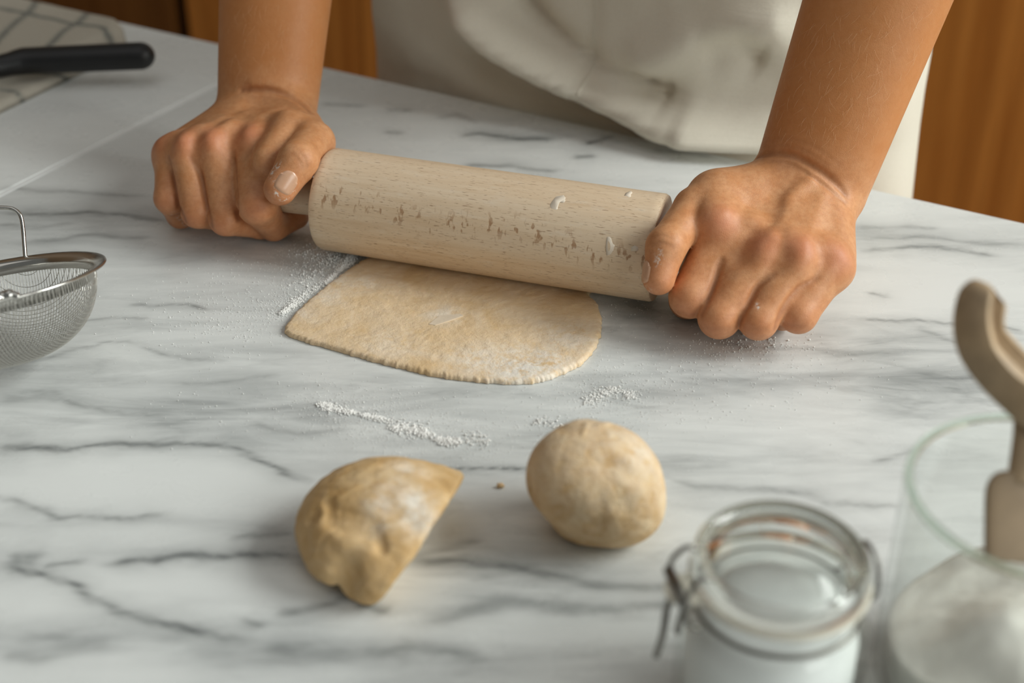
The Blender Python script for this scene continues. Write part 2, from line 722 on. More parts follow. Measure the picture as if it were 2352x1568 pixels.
def mat_simple(name, col, rough, var=0.12, scale=60, bump=0.1, **kw):
    M = Mat(name, col, rough, **kw)
    n = M.noise(M.coord(), scale, 4, 0.6)
    M.color(M.mix(M.rng(n, 0.3, 0.7), tuple(c * (1 + var) for c in col), tuple(c * (1 - var) for c in col)))
    if bump: M.bump(n, bump, 0.001)
    return M.m


def mat_towel():
    M = Mat('towel_cotton', rough=0.9)
    v = M.coord()
    n = M.noise(v, 600, 3, 0.6)
    col = M.mix(M.rng(n, 0.35, 0.65), (0.60, 0.56, 0.475), (0.53, 0.49, 0.41))
    col = M.mix(M.math('MULTIPLY', M.attr('line'), 0.85), col, (0.13, 0.15, 0.145))
    M.color(col)
    M.bump(n, 0.3, 0.0006)
    M.b.inputs['Specular IOR Level'].default_value = 0.15
    return M.m


MARBLE = mat_marble('white_marble', 0.0)
MARBLE2 = mat_marble('white_marble_left', 1.3, 1.15)
SKIN = mat_skin()
BEECH = mat_pin_wood()
LINEN = mat_cloth()
FLOUR = mat_flour()
STEEL = mat_metal('polished_steel', (0.60, 0.585, 0.55), 0.17)
WIRE = mat_metal('steel_wire', (0.66, 0.65, 0.61), 0.30)
DARKWIRE = mat_metal('dull_wire', (0.22, 0.21, 0.19), 0.35)
GLASS = mat_glass('clear_glass')
GLASS2 = mat_glass('greenish_glass', (0.82, 0.93, 0.85))
THIN = mat_thin_glass('thin_clear_glass', (0.975, 0.985, 0.978))
RUBBER = mat_simple('cream_rubber', (0.66, 0.62, 0.52), 0.6, 0.05)
BLACK = mat_simple('black_plastic', (0.008, 0.008, 0.009), 0.42, 0.3, 40, 0.05)

# ================================================================== THE SETTING
FLOOR_Z = -0.90
WALL_N = EDGE + 1.32
bm = bmesh.new()
box(bm, -2.6, 3.0, -1.6, WALL_N + 0.1, FLOOR_Z - 0.05, FLOOR_Z)
fl = link_bm('floor', bm, mat_simple('oak_floor', (0.30, 0.20, 0.12), 0.5, 0.2, 20), smooth=False)
tag(fl, kind='structure')
bm = bmesh.new()
box(bm, -2.6, 3.0, WALL_N, WALL_N + 0.1, FLOOR_Z, 1.6)
wl = link_bm('wall_back', bm, mat_simple('painted_plaster', (0.62, 0.60, 0.56), 0.8, 0.04), smooth=False)
tag(wl, kind='structure')

bm = bmesh.new()
box(bm, -2.55, -2.45, -4.0, WALL_N, FLOOR_Z, 2.2)  # unseen dark panel, added to keep ambient light off the left side
wl = link_bm('left_light_block', bm, mat_simple('dark_light_block', (0.16, 0.10, 0.055), 0.6, 0.15, 8), smooth=False)
tag(wl, kind='structure')

# ---------------------------------------------------------------- kitchen cabinets beyond the counter
CAB_N = WALL_N - 0.30                          # plane of the door fronts


def t_of(px, py, n):
    return at_n(px, py, n) @ ET


GAP_T = t_of(414, 40, CAB_N)
cab_specs = [
    ('dark oak base cabinet at far left, beyond the checked towel', GAP_T - 0.017 - 0.62, GAP_T - 0.017, 0.32),  # low factor puts the shadow on this cabinet into its oak colour
    ('oak base cabinet just right of the black gap, showing between left arm and apron', GAP_T + 0.017, GAP_T + 0.80, 0.95),
    ('oak base cabinet at far right beyond the right forearm', GAP_T + 0.804, GAP_T + 1.60, 0.92),
]
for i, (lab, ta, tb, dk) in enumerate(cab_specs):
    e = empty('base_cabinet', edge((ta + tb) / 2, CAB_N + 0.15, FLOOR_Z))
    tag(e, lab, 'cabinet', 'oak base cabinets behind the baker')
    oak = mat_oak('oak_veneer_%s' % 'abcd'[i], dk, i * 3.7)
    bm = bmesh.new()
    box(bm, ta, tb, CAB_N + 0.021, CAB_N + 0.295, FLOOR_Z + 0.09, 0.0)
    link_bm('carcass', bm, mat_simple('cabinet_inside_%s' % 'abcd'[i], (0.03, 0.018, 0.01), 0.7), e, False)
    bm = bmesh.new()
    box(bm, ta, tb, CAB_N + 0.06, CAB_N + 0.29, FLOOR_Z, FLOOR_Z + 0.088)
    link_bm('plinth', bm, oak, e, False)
    tm = (ta + tb) / 2
    for a, b in ((ta + 0.0015, tm - 0.0015), (tm + 0.0015, tb - 0.0015)):
        bm = bmesh.new()
        box(bm, a, b, CAB_N, CAB_N + 0.02, FLOOR_Z + 0.10, -0.002, 0.0015)
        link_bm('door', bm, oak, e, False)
    bm = bmesh.new()
    box(bm, ta, tb, CAB_N - 0.01, CAB_N + 0.298, 0.001, 0.03, 0.002)
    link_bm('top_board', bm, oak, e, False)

# ================================================================== MARBLE WORKTOP
SEAM_T = 0.5 * (at_z(0, 447) @ ET + at_z(495, 196) @ ET)
NEAR_N = 0.12
VEINS = [  # pixel polylines of the vein pattern: points, half width in metres, strength
    ([(0, 1035), (70, 1026), (160, 1030), (225, 1020), (350, 1021), (500, 1025), (560, 1045), (610, 1068), (660, 1088), (720, 1108)], .0022, .75),
    ([(0, 1138), (60, 1155), (110, 1165), (130, 1180), (200, 1186), (290, 1190), (380, 1185)], .0018, .6),
    ([(0, 1283), (40, 1300), (110, 1312), (160, 1345), (205, 1382), (255, 1400), (320, 1428), (400, 1443), (500, 1462), (570, 1468)], .0028, .8),
    ([(110, 1290), (200, 1288)], .0016, .7),
    ([(240, 1302), (340, 1290), (430, 1272), (520, 1278), (600, 1278), (690, 1277)], .0026, .9),
    ([(530, 1240), (600, 1232), (680, 1230)], .002, .55),
    ([(545, 1418), (600, 1432)], .003, .5),
    ([(640, 1410), (760, 1386), (830, 1370)], .003, .6),
    ([(820, 1390), (900, 1412)], .003, .6),
    ([(600, 1496), (700, 1508), (820, 1500), (960, 1512)], .006, .45),
    ([(0, 1505), (90, 1515), (170, 1500), (250, 1485)], .005, .4),
    ([(30, 1275), (105, 1275)], .007, .5),
    ([(880, 1080), (1020, 1081), (1100, 1078), (1160, 1079), (1240, 1083)], .0014, .8),
    ([(1520, 1090), (1650, 1118), (1780, 1130), (1900, 1155), (2100, 1160)], .002, .4),
    ([(950, 1282), (1050, 1262), (1110, 1250)], .003, .45),
    ([(940, 1290), (1080, 1296), (1180, 1305), (1260, 1322), (1400, 1340), (1545, 1350)], .0035, .7),
    ([(960, 1440), (1060, 1420), (1140, 1392), (1300, 1400), (1420, 1398), (1560, 1380)], .0055, .5),
    ([(850, 1500), (980, 1495), (1100, 1520)], .004, .5),
    ([(0, 905), (110, 908), (190, 938), (300, 950), (400, 945)], .0022, .4),
    ([(0, 920), (60, 915), (140, 925)], .004, .35),
    ([(0, 1030), (80, 1022)], .005, .5),
    ([(0, 432), (90, 438), (180, 442), (330, 450)], .003, .45),
    ([(0, 490), (100, 497), (200, 488), (300, 497), (380, 505)], .0035, .65),
    ([(70, 555), (200, 545), (300, 550), (360, 545)], .0028, .45),
    ([(0, 520), (110, 522), (170, 515)], .0028, .4),
    ([(285, 700), (320, 700), (335, 707), (420, 703), (480, 715)], .0018, .6),
    ([(150, 738), (250, 730), (330, 735)], .0018, .4),
    ([(0, 850), (100, 830), (230, 790), (290, 788), (330, 798), (420, 815), (520, 828)], .0016, .45),
    ([(735, 237), (790, 238), (835, 241)], .0022, .55),
    ([(890, 250), (945, 252)], .0024, .6),
    ([(1000, 268), (1045, 262), (1090, 278)], .003, .4),
    ([(885, 305), (930, 304)], .0026, .65),
    ([(1055, 311), (1095, 307), (1140, 314), (1180, 318), (1280, 321)], .003, .9),
    ([(1350, 331), (1405, 312)], .003, .8),
    ([(1320, 362), (1372, 360)], .003, .6),
    ([(1060, 377), (1170, 375), (1230, 384), (1290, 388)], .003, .6),
    ([(1500, 345), (1560, 352), (1640, 362)], .003, .4),
    ([(1960, 520), (2060, 522), (2150, 526)], .003, .45),
    ([(1990, 545), (2120, 548), (2230, 560), (2352, 560)], .0026, .4),
    ([(1970, 572), (2090, 568), (2200, 578), (2290, 590)], .003, .55),
    ([(1990, 672), (2040, 680)], .0022, .5),
    ([(1640, 790), (1760, 800), (1860, 795), (1960, 805), (2060, 800)], .003, .4),
    ([(1970, 730), (2100, 733), (2230, 738)], .0015, .55),
    ([(2090, 745), (2180, 780), (2240, 785)], .0016, .4),
    ([(2290, 742), (2352, 760)], .002, .6),
    ([(2090, 850), (2180, 868), (2240, 860)], .003, .4),
    ([(2000, 1050), (2120, 1040)], .002, .5),
    ([(400, 870), (520, 880), (640, 868)], .002, .3),
    ([(560, 985), (680, 1000), (800, 985)], .0018, .35),
    ([(1450, 700), (1560, 715), (1640, 725)], .003, .35),
]
CLOUDS = [  # soft grey areas: centre px, radii px, strength
    ((180, 500), (330, 75), .55), ((520, 560), (330, 45), .45), ((400, 720), (300, 60), .35), ((300, 940), (520, 70), .6),
    ((900, 1000), (520, 75), .55), ((1150, 960), (450, 90), .45), ((560, 880), (420, 50), .3), ((1650, 850), (420, 120), .45),
    ((2080, 830), (260, 130), .75), ((1700, 1010), (380, 90), .45), ((2120, 560), (240, 45), .55), ((1250, 1140), (250, 70), .45),
    ((1750, 1130), (330, 55), .55), ((1200, 1330), (330, 80), .55), ((1330, 1390), (260, 40), .6), ((560, 1215), (160, 50), .4),
    ((760, 1500), (420, 60), .6), ((150, 1490), (230, 40), .5), ((70, 1280), (80, 25), .5), ((1150, 320), (220, 40), .4),
    ((1400, 330), (200, 40), .35), ((830, 1420), (250, 40), .35), ((1500, 730), (260, 50), .45), ((1950, 620), (200, 40), .3),
]


WHITES = [  # clean white areas between the veins
    ((330, 1105), (430, 62), 1.0), ((440, 1335), (330, 48), .9), ((90, 1370), (190, 55), .9), ((200, 1230), (300, 30), .7), ((520, 1160), (200, 30), .6),
    ((2150, 655), (300, 60), 1.0), ((2080, 470), (190, 35), .9), ((1330, 1450), (330, 40), .7), ((300, 640), (260, 40), .5), ((620, 470), (200, 40), .3),
    ((900, 215), (220, 30), .6), ((900, 340), (200, 40), .6), ((560, 850), (260, 35), .45), ((1150, 930), (220, 22), .4), ((1650, 960), (300, 40), .3), ((150, 1540), (300, 40), .8), ((950, 1440), (200, 30), .6),
    ((1060, 1200), (170, 60), .4), ((1750, 1090), (300, 26), .4), ((330, 330), (400, 130), .8),
]


def marble_masks(P):
    q = np.c_[P[:, 0] * 1.0, P[:, 1]]
    w = q + 0.005 * np.c_[fbm(q, 22, 4, 3), fbm(q, 22, 4, 9)] + 0.0016 * np.c_[fbm(q, 110, 3, 5), fbm(q, 110, 3, 6)]
    vein = np.zeros(len(P))
    for pts, wd, st in VEINS:
        line = np.array([at_z(*p)[:2] for p in pts])
        lo, hi = line.min(0) - 0.06, line.max(0) + 0.06
        m = ((w > lo) & (w < hi)).all(1)
        if not m.any(): continue
        d, par = polydist(w[m], line)
        fade = np.clip(np.minimum(par, 1 - par) * 7 + 0.35, 0, 1)
        wn = wd * (0.75 + 0.7 * (fbm(q[m], 60, 2, 21) * 0.5 + 0.5))
        val = st * fade * (0.85 * np.exp(-(d / (wn * 0.75)) ** 2) + 0.30 * np.exp(-(d / (wn * 3.2)) ** 2))
        vein[m] = np.maximum(vein[m], val)
    py_ = np.interp(q[:, 1], [.40, .47, .52, .56, .62, .70, .78, .86, .95, 1.1], [.45, .40, .30, .38, .52, .46, .40, .26, .08, .04])
    cloud = .8 * py_ * (1 + .5 * fbm(np.c_[q[:, 0] * .4, q[:, 1]], 16, 2, 41))
    for (cx, cy), (rx, ry), st in CLOUDS:
        c = at_z(cx, cy)[:2]
        ax = abs(at_z(cx + rx, cy)[0] - c[0])
        ay = 0.5 * abs(at_z(cx, cy - ry)[1] - at_z(cx, cy + ry)[1])
        r2 = ((w[:, 0] - c[0]) / ax) ** 2 + ((w[:, 1] - c[1]) / ay) ** 2
        cloud = np.maximum(cloud, st * np.exp(-r2 * 0.8))
    for (cx, cy), (rx, ry), st in WHITES:
        c = at_z(cx, cy)[:2]
        ax = abs(at_z(cx + rx, cy)[0] - c[0])
        ay = 0.5 * abs(at_z(cx, cy - ry)[1] - at_z(cx, cy + ry)[1])
        r2 = ((w[:, 0] - c[0]) / ax) ** 2 + ((w[:, 1] - c[1]) / ay) ** 2
        cloud = cloud * (1 - st * np.exp(-r2 ** 2 * 0.7))
    cloud = np.clip(cloud * (1.0 + 0.8 * fbm(np.c_[q[:, 0] * 0.35, q[:, 1]], 40, 3, 31)), 0, 1)
    return vein, cloud


def make_slab(t0, t1, n0, n1, step, mat, parent):
    th, bev = 0.030, 0.0015
    nt, nn = int(round((t1 - t0) / step)), int(round((n1 - n0) / step))
    tt, ns = np.linspace(t0 + bev, t1 - bev, nt + 1), np.linspace(n0 + bev, n1 - bev, nn + 1)
    T, Nn = np.meshgrid(tt, ns, indexing='ij')
    V = (T[..., None] * ET + Nn[..., None] * EN).reshape(-1, 3)
    idx = np.arange(len(V)).reshape(T.shape)
    F = np.stack([idx[:-1, :-1], idx[1:, :-1], idx[1:, 1:], idx[:-1, 1:]], -1).reshape(-1, 4).tolist()
    ring = list(idx[:, 0]) + list(idx[-1, 1:]) + list(idx[-2::-1, -1]) + list(idx[0, -2:0:-1])
    cen = np.array([(t0 + t1) / 2, (n0 + n1) / 2])
    base = len(V)
    ext = []
    for lev, (off, z) in enumerate(((bev, -bev), (bev, -th))):
        for r in ring:
            t, n = V[r] @ ET, V[r] @ EN
            t2 = t0 if abs(t - tt[0]) < 1e-9 else t1 if abs(t - tt[-1]) < 1e-9 else t
            n2 = n0 if abs(n - ns[0]) < 1e-9 else n1 if abs(n - ns[-1]) < 1e-9 else n
            ext.append(edge(t2, n2, z))
    V2 = np.r_[V, ext]
    L = len(ring)
    for k in range(L):
        k2 = (k + 1) % L
        F.append([ring[k], base + k, base + k2, ring[k2]])
        F.append([base + k, base + L + k, base + L + k2, base + k2])
    F.append([base + L + k for k in range(L)])
    o = link_mesh('slab', V2, F, mat, parent)
    o.data.set_sharp_from_angle(angle=math.radians(40))
    ve, cl = marble_masks(V2)
    set_attr(o, 'vein', ve)
    set_attr(o, 'cloud', cl)
    return o


top = empty('marble_worktop', (0, 0, 0))
tag(top, 'white marble worktop with grey veins, two slabs joined by a seam with a painted highlight', 'worktop')
slab = make_slab(SEAM_T + 0.0018, 0.75, NEAR_N, EDGE, 0.0028, MARBLE, top)
slab2 = make_slab(SEAM_T - 0.75, SEAM_T - 0.0018, NEAR_N, EDGE, 0.006, MARBLE2, top)
bm = bmesh.new()
box(bm, SEAM_T - 0.0017, SEAM_T + 0.0017, NEAR_N + 0.001, EDGE - 0.001, -0.029, -0.0001)
tag(link_bm('joint_filler', bm, mat_simple('highlit_filler', (0.90, 0.91, 0.90), 0.35, 0.02), top, False), 'line of filler between the two slabs, its highlight painted pale')  # highlight along the joint is painted in as a bright colour
bm = bmesh.new()
box(bm, SEAM_T - 0.70, 0.70, NEAR_N + 0.05, EDGE - 0.03, FLOOR_Z, -0.0302)
link_bm('island_base', bm, mat_oak('oak_island', 0.9, 9.1), top, False)

# ================================================================== ROLLING PIN
rp = empty('rolling_pin', pin(0, 0, 0.003))
tag(rp, 'pale beech rolling pin with floury marks, gripped at both handles over the dough', 'rolling pin')


def lathe_axis(prof, seg, mat, name, parent):
    """lathe about the pin's axis, in the pin's own rotated frame so the grain follows it"""
    bm = bmesh.new()
    lathe(bm, prof, (0, 0, 0), (1, 0, 0), seg)
    bmesh.ops.recalc_face_normals(bm, faces=bm.faces)
    me = bpy.data.meshes.new(name)
    bm.to_mesh(me); bm.free()
    me.polygons.foreach_set('use_smooth', [True] * len(me.polygons))
    me.set_sharp_from_angle(angle=math.radians(38))
    me.materials.append(mat)
    o = bpy.data.objects.new(name, me)
    COL.objects.link(o)
    o.parent = parent
    o.location = (0, 0, PIN_Z - 0.003)
    o.rotation_euler = (0, 0, YAW)
    return o


h = PIN_L / 2
prof = [(0, -h + .004), (.0135, -h + .004), (.0138, -h + .001), (.0148, -h), (PIN_R - .0025, -h), (PIN_R - .0008, -h + .0006), (PIN_R, -h + .0022)]
prof += [(PIN_R, -h + .0022 + (PIN_L - .0044) * k / 60) for k in range(1, 60)]
prof += [(r, -x) for r, x in prof[6::-1]]
barrel = lathe_axis(prof, 128, BEECH, 'barrel', rp)
co = np.array([v.co for v in barrel.data.vertices])
ang = np.degrees(np.arctan2(co[:, 2], -co[:, 1]))
xx = co[:, 0]
target_ang = 28 - 150 * (xx + h) * 0.35 + 6 * np.sin(xx * 60)
set_attr(barrel, 'fleck', np.exp(-((ang - target_ang) / 13) ** 2))
tag(barrel, 'thick barrel with flecked grain')
HR = 0.0122
for sgn in (-1, 1):
    hp = [(0.0, h - 0.012), (.0105, h - 0.012), (.0105, h + .003), (HR * .96, h + .006), (HR, h + .02), (HR * 1.04, h + .045), (HR * 1.0, h + .070), (HR * .8, h + .084), (HR * .5, h + .089), (0, h + .090)]
    tag(lathe_axis([(r, sgn * x) for r, x in hp], 48, BEECH, 'handle', rp))

# ================================================================== THE PERSON
hand_fields = []


def finger(F, palm, J, R, kp=0.007, kf=0.003, km=0.0010):
    """joints J, radii R: one finger blended into the palm, creased against its neighbours"""
    sl, X = F.sub(J, max(R) + 0.02)
    d = None
    for a, b, r0, r1 in zip(J[:-1], J[1:], R[:-1], R[1:]):
        q = F.seg(X, a, b, r0, r1)
        d = q if d is None else smin(d, q, kf)
    ke = np.maximum(km * np.clip((palm[sl] + kp - d) / kp, 0, 1), 1e-6)
    d = smin(palm[sl], d, kp)
    F.d[sl] = smin(F.d[sl], d, ke)


def lerp(a, b, t): return np.asarray(a) * (1 - t) + np.asarray(b) * t


ZC = 0.20                                      # above this the arms are modelled coarsely (out of the picture)
LEFT = dict(
    idx=[at_v(580, 332, .012), at_v(591, 470, -.0250), pin(-.1450, -.004, .0130), pin(-.1365, .012, .0125)],
    mid=[at_v(496, 342, .002), at_v(519, 502, -.0255), pin(-.1550, -.003, .0115), pin(-.147, .016, .0120)],
    rng=[at_v(430, 348, -.002), at_v(454, 486, -.0240), pin(-.1740, -.001, .0112), pin(-.163, .016, .0120)],
    pky=[at_v(392, 354, .006), at_v(391, 455, -.0160), at_v(414, 492, -.0050), pin(-.184, .013, .0125)],
    thb=[at_v(680, 296, .046), at_v(720, 328, .016), at_v(685, 370, -.018), at_v(643, 434, -.0325)],
    wr=at_v(614, 246, .078), fa=at_v(632, 0, .112), side=-1,
    bulk=[(at_v(668, 300, .022), at_v(618, 372, -.012), .0125, .0110)],
    web=.10, wf=(.92, .70, .62, .52, .0055), rad=dict(idx=[.0120, .0122, .0100, .0082], mid=[.0108, .0104, .0094, .0080], rng=[.0104, .0101, .0092, .0078], pky=[.0100, .0099, .0088, .0074], thb=[.0150, .0130, .0118, .0100]),
    knuck_px=[(570, 308), (484, 318), (422, 323), (366, 326)],
    detail=[  # pixel line, height, half width, how much fold shade goes into the colour
        ([(556, 207), (581, 206), (619, 208), (657, 218), (690, 235), (716, 258)], -.0042, .0019, 1.0),
        ([(570, 224), (600, 221), (640, 226), (685, 246)], -.0008, .0030, .15),
        ([(585, 194), (619, 192), (670, 206), (705, 235)], .0014, .0060, .0), ([(570, 238), (606, 234), (657, 238), (700, 256)], -.0020, .0050, .0),
        ([(590, 268), (640, 262), (690, 275)], .0012, .0080, .0),
        ([(532, 345), (537, 369), (542, 410), (545, 481), (548, 505)], -.0024, .0017, .8),
        ([(440, 362), (445, 374), (463, 410), (476, 473), (486, 519)], -.0022, .0016, .8),
        ([(385, 362), (390, 376), (402, 415), (412, 473), (425, 509)], -.0022, .0016, .8),
        ([(545, 300), (528, 330)], -.0020, .0065, .0), ([(452, 318), (443, 350)], -.0018, .0055, .0), ([(395, 322), (388, 345)], -.0016, .0050, .0),
        ([(570, 310), (575, 320)], .0016, .0080, .0), ([(484, 318), (488, 335)], .0018, .0070, .0), ([(422, 325), (428, 340)], .0018, .0060, .0), ([(366, 330), (368, 345)], .0016, .0060, .0),
        ([(484, 318), (520, 285), (560, 262)], .0010, .0050, .0), ([(570, 306), (600, 280), (620, 262)], .0010, .0055, .0), ([(422, 320), (470, 292), (520, 268)], .0008, .0045, .0),
        ([(690, 350), (700, 365), (704, 382)], -.0004, .0010, .3), ([(675, 355), (690, 372), (694, 385)], -.0004, .0010, .3),
        ([(580, 485), (605, 483), (630, 492)], -.0004, .0012, .25), ([(573, 478), (600, 473), (632, 480)], -.0003, .0010, .2),
        ([(395, 497), (404, 494), (412, 492)], -.0007, .0010, .5),
    ])
RIGHT = dict(
    idx=[at_v(1658, 532, -.004), at_v(1586, 681, -.0385), pin(.1270, -.016, .0125), pin(.1255, .004, .0120)],
    mid=[at_v(1752, 583, -.016), at_v(1652, 729, -.0465), pin(.1450, -.022, .0118), pin(.144, -.001, .0120)],
    rng=[at_v(1832, 598, -.017), at_v(1742, 735, -.0440), pin(.1650, -.020, .0115), pin(.163, .000, .0120)],
    pky=[at_v(1912, 614, -.006), at_v(1834, 722, -.0330), pin(.1820, -.012, .0110), pin(.178, .008, .0120)],
    thb=[at_v(1685, 450, .028), at_v(1597, 480, .004), at_v(1530, 566, -.0335), at_v(1513, 640, -.0455)],
    wr=at_v(1862, 418, .060), fa=at_v(2012, 0, .100), side=1,
    bulk=[(at_v(1640, 452, .020), at_v(1640, 515, -.008), .0150, .0140)],
    web=.36, wf=(1.0, .82, .75, .62, .002), rad=dict(idx=[.0122, .0118, .0105, .0088], mid=[.0118, .0115, .0100, .0085], rng=[.0110, .0107, .0096, .0082], pky=[.0106, .0103, .0090, .0078], thb=[.0150, .0122, .0108, .0092]),
    knuck_px=[(1652, 508), (1756, 558), (1840, 568), (1926, 590)],
    detail=[
        ([(1739, 361), (1764, 353), (1796, 352), (1831, 361), (1866, 381), (1898, 403), (1930, 432), (1942, 447)], -.0032, .0018, .9),
        ([(1760, 372), (1800, 372), (1840, 388), (1885, 415)], -.0005, .0012, .2),
        ([(1850, 402), (1870, 412), (1900, 430), (1940, 466)], -.0010, .0014, .3),
        ([(1790, 382), (1830, 390), (1880, 420), (1925, 462)], -.0003, .0009, .2), ([(1750, 340), (1800, 334), (1850, 348), (1900, 380)], -.0003, .0009, .15), ([(1760, 325), (1810, 318), (1870, 338), (1930, 380)], -.0002, .0009, .12),
        ([(1658, 596), (1652, 610), (1643, 645), (1626, 690), (1611, 722)], -.0026, .0017, .85),
        ([(1778, 626), (1760, 640), (1739, 658), (1718, 700), (1694, 750)], -.0022, .0016, .7),
        ([(1876, 640), (1850, 653), (1828, 668), (1796, 712), (1780, 755)], -.0022, .0016, .8),
        ([(1728, 532), (1716, 558), (1703, 594)], -.0018, .0065, .0), ([(1800, 590), (1788, 612)], -.0016, .0060, .0), ([(1885, 600), (1874, 622)], -.0014, .0055, .0),
        ([(1652, 506), (1660, 520)], .0013, .0095, .0), ([(1756, 556), (1752, 575)], .0008, .0085, .0), ([(1840, 566), (1834, 582)], .0006, .0080, .0), ([(1928, 588), (1920, 605)], .0008, .0090, .0),
        ([(1860, 415), (1838, 432), (1812, 458), (1796, 500), (1775, 540)], .0017, .0042, .0), ([(1800, 470), (1788, 510), (1786, 535)], -.0014, .0050, .0),
        ([(1690, 470), (1670, 490)], .0008, .0060, .0), ([(1890, 450), (1870, 510), (1848, 555)], .0008, .0045, .0), ([(1930, 480), (1938, 530), (1930, 580)], .0006, .0050, .0),
        ([(1500, 560), (1520, 557), (1545, 566)], -.0004, .0011, .3), ([(1493, 545), (1518, 540), (1545, 548)], -.0003, .0010, .2),
        ([(1720, 750), (1740, 757), (1762, 758)], -.0004, .0011, .2), ([(1550, 715), (1575, 722), (1600, 722)], -.0003, .0011, .2), ([(1625, 752), (1650, 758), (1675, 755)], -.0003, .0011, .2), ([(1800, 742), (1825, 750), (1850, 748)], -.0004, .0011, .2),
    ])


def build_arm(H):
    wr, fa = H['wr'], H['fa']
    RAD = H['rad']
    fd = (fa - wr) / np.linalg.norm(fa - wr)
    elbow = wr + fd * 0.245
    H['elbow'] = elbow
    H['fd'] = fd
    allp = np.array([p for k in ('idx', 'mid', 'rng', 'pky', 'thb') for p in H[k]] + [wr, wr + fd * ((ZC - wr[2]) / fd[2])])
    lo, hi = allp.min(0) - 0.026, allp.max(0) + 0.026
    lo[:2] -= 0.022; hi[:2] += 0.022
    lo[2] = max(lo[2], -0.004)
    hi[2] = ZC
    F = Field(lo, hi, 0.0010)
    sx = np.array(H['idx'][0]) - np.array(H['pky'][0])
    sx -= fd * (sx @ fd)
    sx /= np.linalg.norm(sx)                   # towards the thumb side, across the forearm
    H['sx'] = sx
    dn = np.cross(sx, fd)
    mm = 0.5 * (H['mid'][0] + H['rng'][0])
    # forearm: two bones' worth of flesh, oval in section
    w0, w1 = .0125, .0175
    for s in (-1, 1):
        F.add(wr + sx * s * w0, elbow + sx * s * w1, .0215, .0300, 0.02)
    F.add(wr, elbow, .0205, .036, 0.02)
    # carpus and metacarpals
    for k, off in (('idx', .017), ('mid', .006), ('rng', -.006), ('pky', -.013)):
        base = wr + sx * off + 0.010 * (mm - wr) / np.linalg.norm(mm - wr) - np.array([0, 0, .004])
        F.add(base, H[k][0] - np.array([0, 0, .0015]), .0155, RAD[k][0] + .0012, 0.010)
    # palm flesh, thumb ball and outer edge of the hand, under the bones
    pc = lerp(wr, mm, 0.55) - np.array([0, 0, .008])
    F.add(lerp(wr, mm, .1) - np.array([0, 0, .004]), lerp(wr, mm, .82) - np.array([0, 0, .004]), .017, .013, 0.012)
    F.add(H['thb'][0] - np.array([0, 0, .003]), lerp(H['thb'][0], H['thb'][1], .8), .0155, .0120, 0.012)
    F.add(lerp(wr, H['thb'][0], .2), H['thb'][0], .017, .015, 0.012)
    F.add(lerp(wr, H['pky'][0], .15) - np.array([0, 0, .006]), lerp(wr, H['pky'][0], .8) - np.array([0, 0, .006]), .016, .012, 0.012)
    # web between thumb and first finger
    F.add(lerp(H['thb'][0], H['thb'][1], .5), lerp(wr, H['idx'][0], .72), .010, .009, 0.012)
    for a, b, r0, r1 in H['bulk']: F.add(a, b, r0, r1, 0.008)
    # webs of skin between the fingers, and the flesh behind them against the handle
    for a, b in (('idx', 'mid'), ('mid', 'rng'), ('rng', 'pky')):
        r = min(RAD[a][0], RAD[b][0])
        m = [0.5 * (lerp(H[a][0], H[a][1], t) + lerp(H[b][0], H[b][1], t)) for t in (-.15, H['web'], .85)]
        F.add(m[0], m[1], r * H['wf'][0], r * H['wf'][1], 0.006)
        F.add(m[1] + PB * H['wf'][4], m[2] + PB * H['wf'][4], r * H['wf'][2], r * H['wf'][3], 0.003)
    palm = F.d.copy()
    for k in ('idx', 'mid', 'rng', 'pky'):
        finger(F, palm, H[k], RAD[k])
    finger(F, palm, H['thb'], RAD['thb'], 0.0025, 0.004, 0.0008)
    # folds, knuckles and tendons, laid on the skin where the picture shows them
    for k in ('idx', 'mid', 'rng', 'pky'):
        J = H[k]
        axis = (J[1] - J[0]) / np.linalg.norm(J[1] - J[0])
        o2 = J[1] - J[2]; o2 = o2 / np.linalg.norm(o2)
        out2 = axis + o2; out2 = out2 / np.linalg.norm(out2)
        H.setdefault('pipk', []).append(J[1] + out2 * RAD[k][1])
    F.carve(pin(H['side'] * .10, 0, PIN_Z), pin(H['side'] * .1995, 0, PIN_Z), 0.0129)
    sl, X = F.sub([pin(H['side'] * .05, 0, PIN_Z), pin(H['side'] * .108, 0, PIN_Z)], .045)
    if 0 not in F.d[sl].shape:                 # keep clear of the barrel itself
        q = [X[0] - PC[0], X[1] - PC[1], X[2] - PIN_Z]
        ua = (q[0] * PA[0] + q[1] * PA[1]) * H['side']
        rr = np.sqrt((q[0] * PB[0] + q[1] * PB[1]) ** 2 + q[2] ** 2)
        F.d[sl] = np.maximum(F.d[sl], -np.maximum(ua - PIN_L / 2 - .0004, rr - PIN_R - .0004))
    F.d = np.maximum(F.d, (.0008 - F.ax[2])[None, None, :])
    base = F.mesh()
    bv = bvh_of(*base)
    H['knuck'] = cast(bv, H['knuck_px'], False)
    H['cr'] = []
    for pts, amp, w, dark in H['detail']:
        hit = F.px_bump(bv, pts, amp, w)
        if dark and len(hit) > 1: H['cr'].append((np.array(hit), dark))
    V, Q = keep_largest(*F.mesh())
    return V, Q


print('building arms')
arms = [build_arm(LEFT), build_arm(RIGHT)]

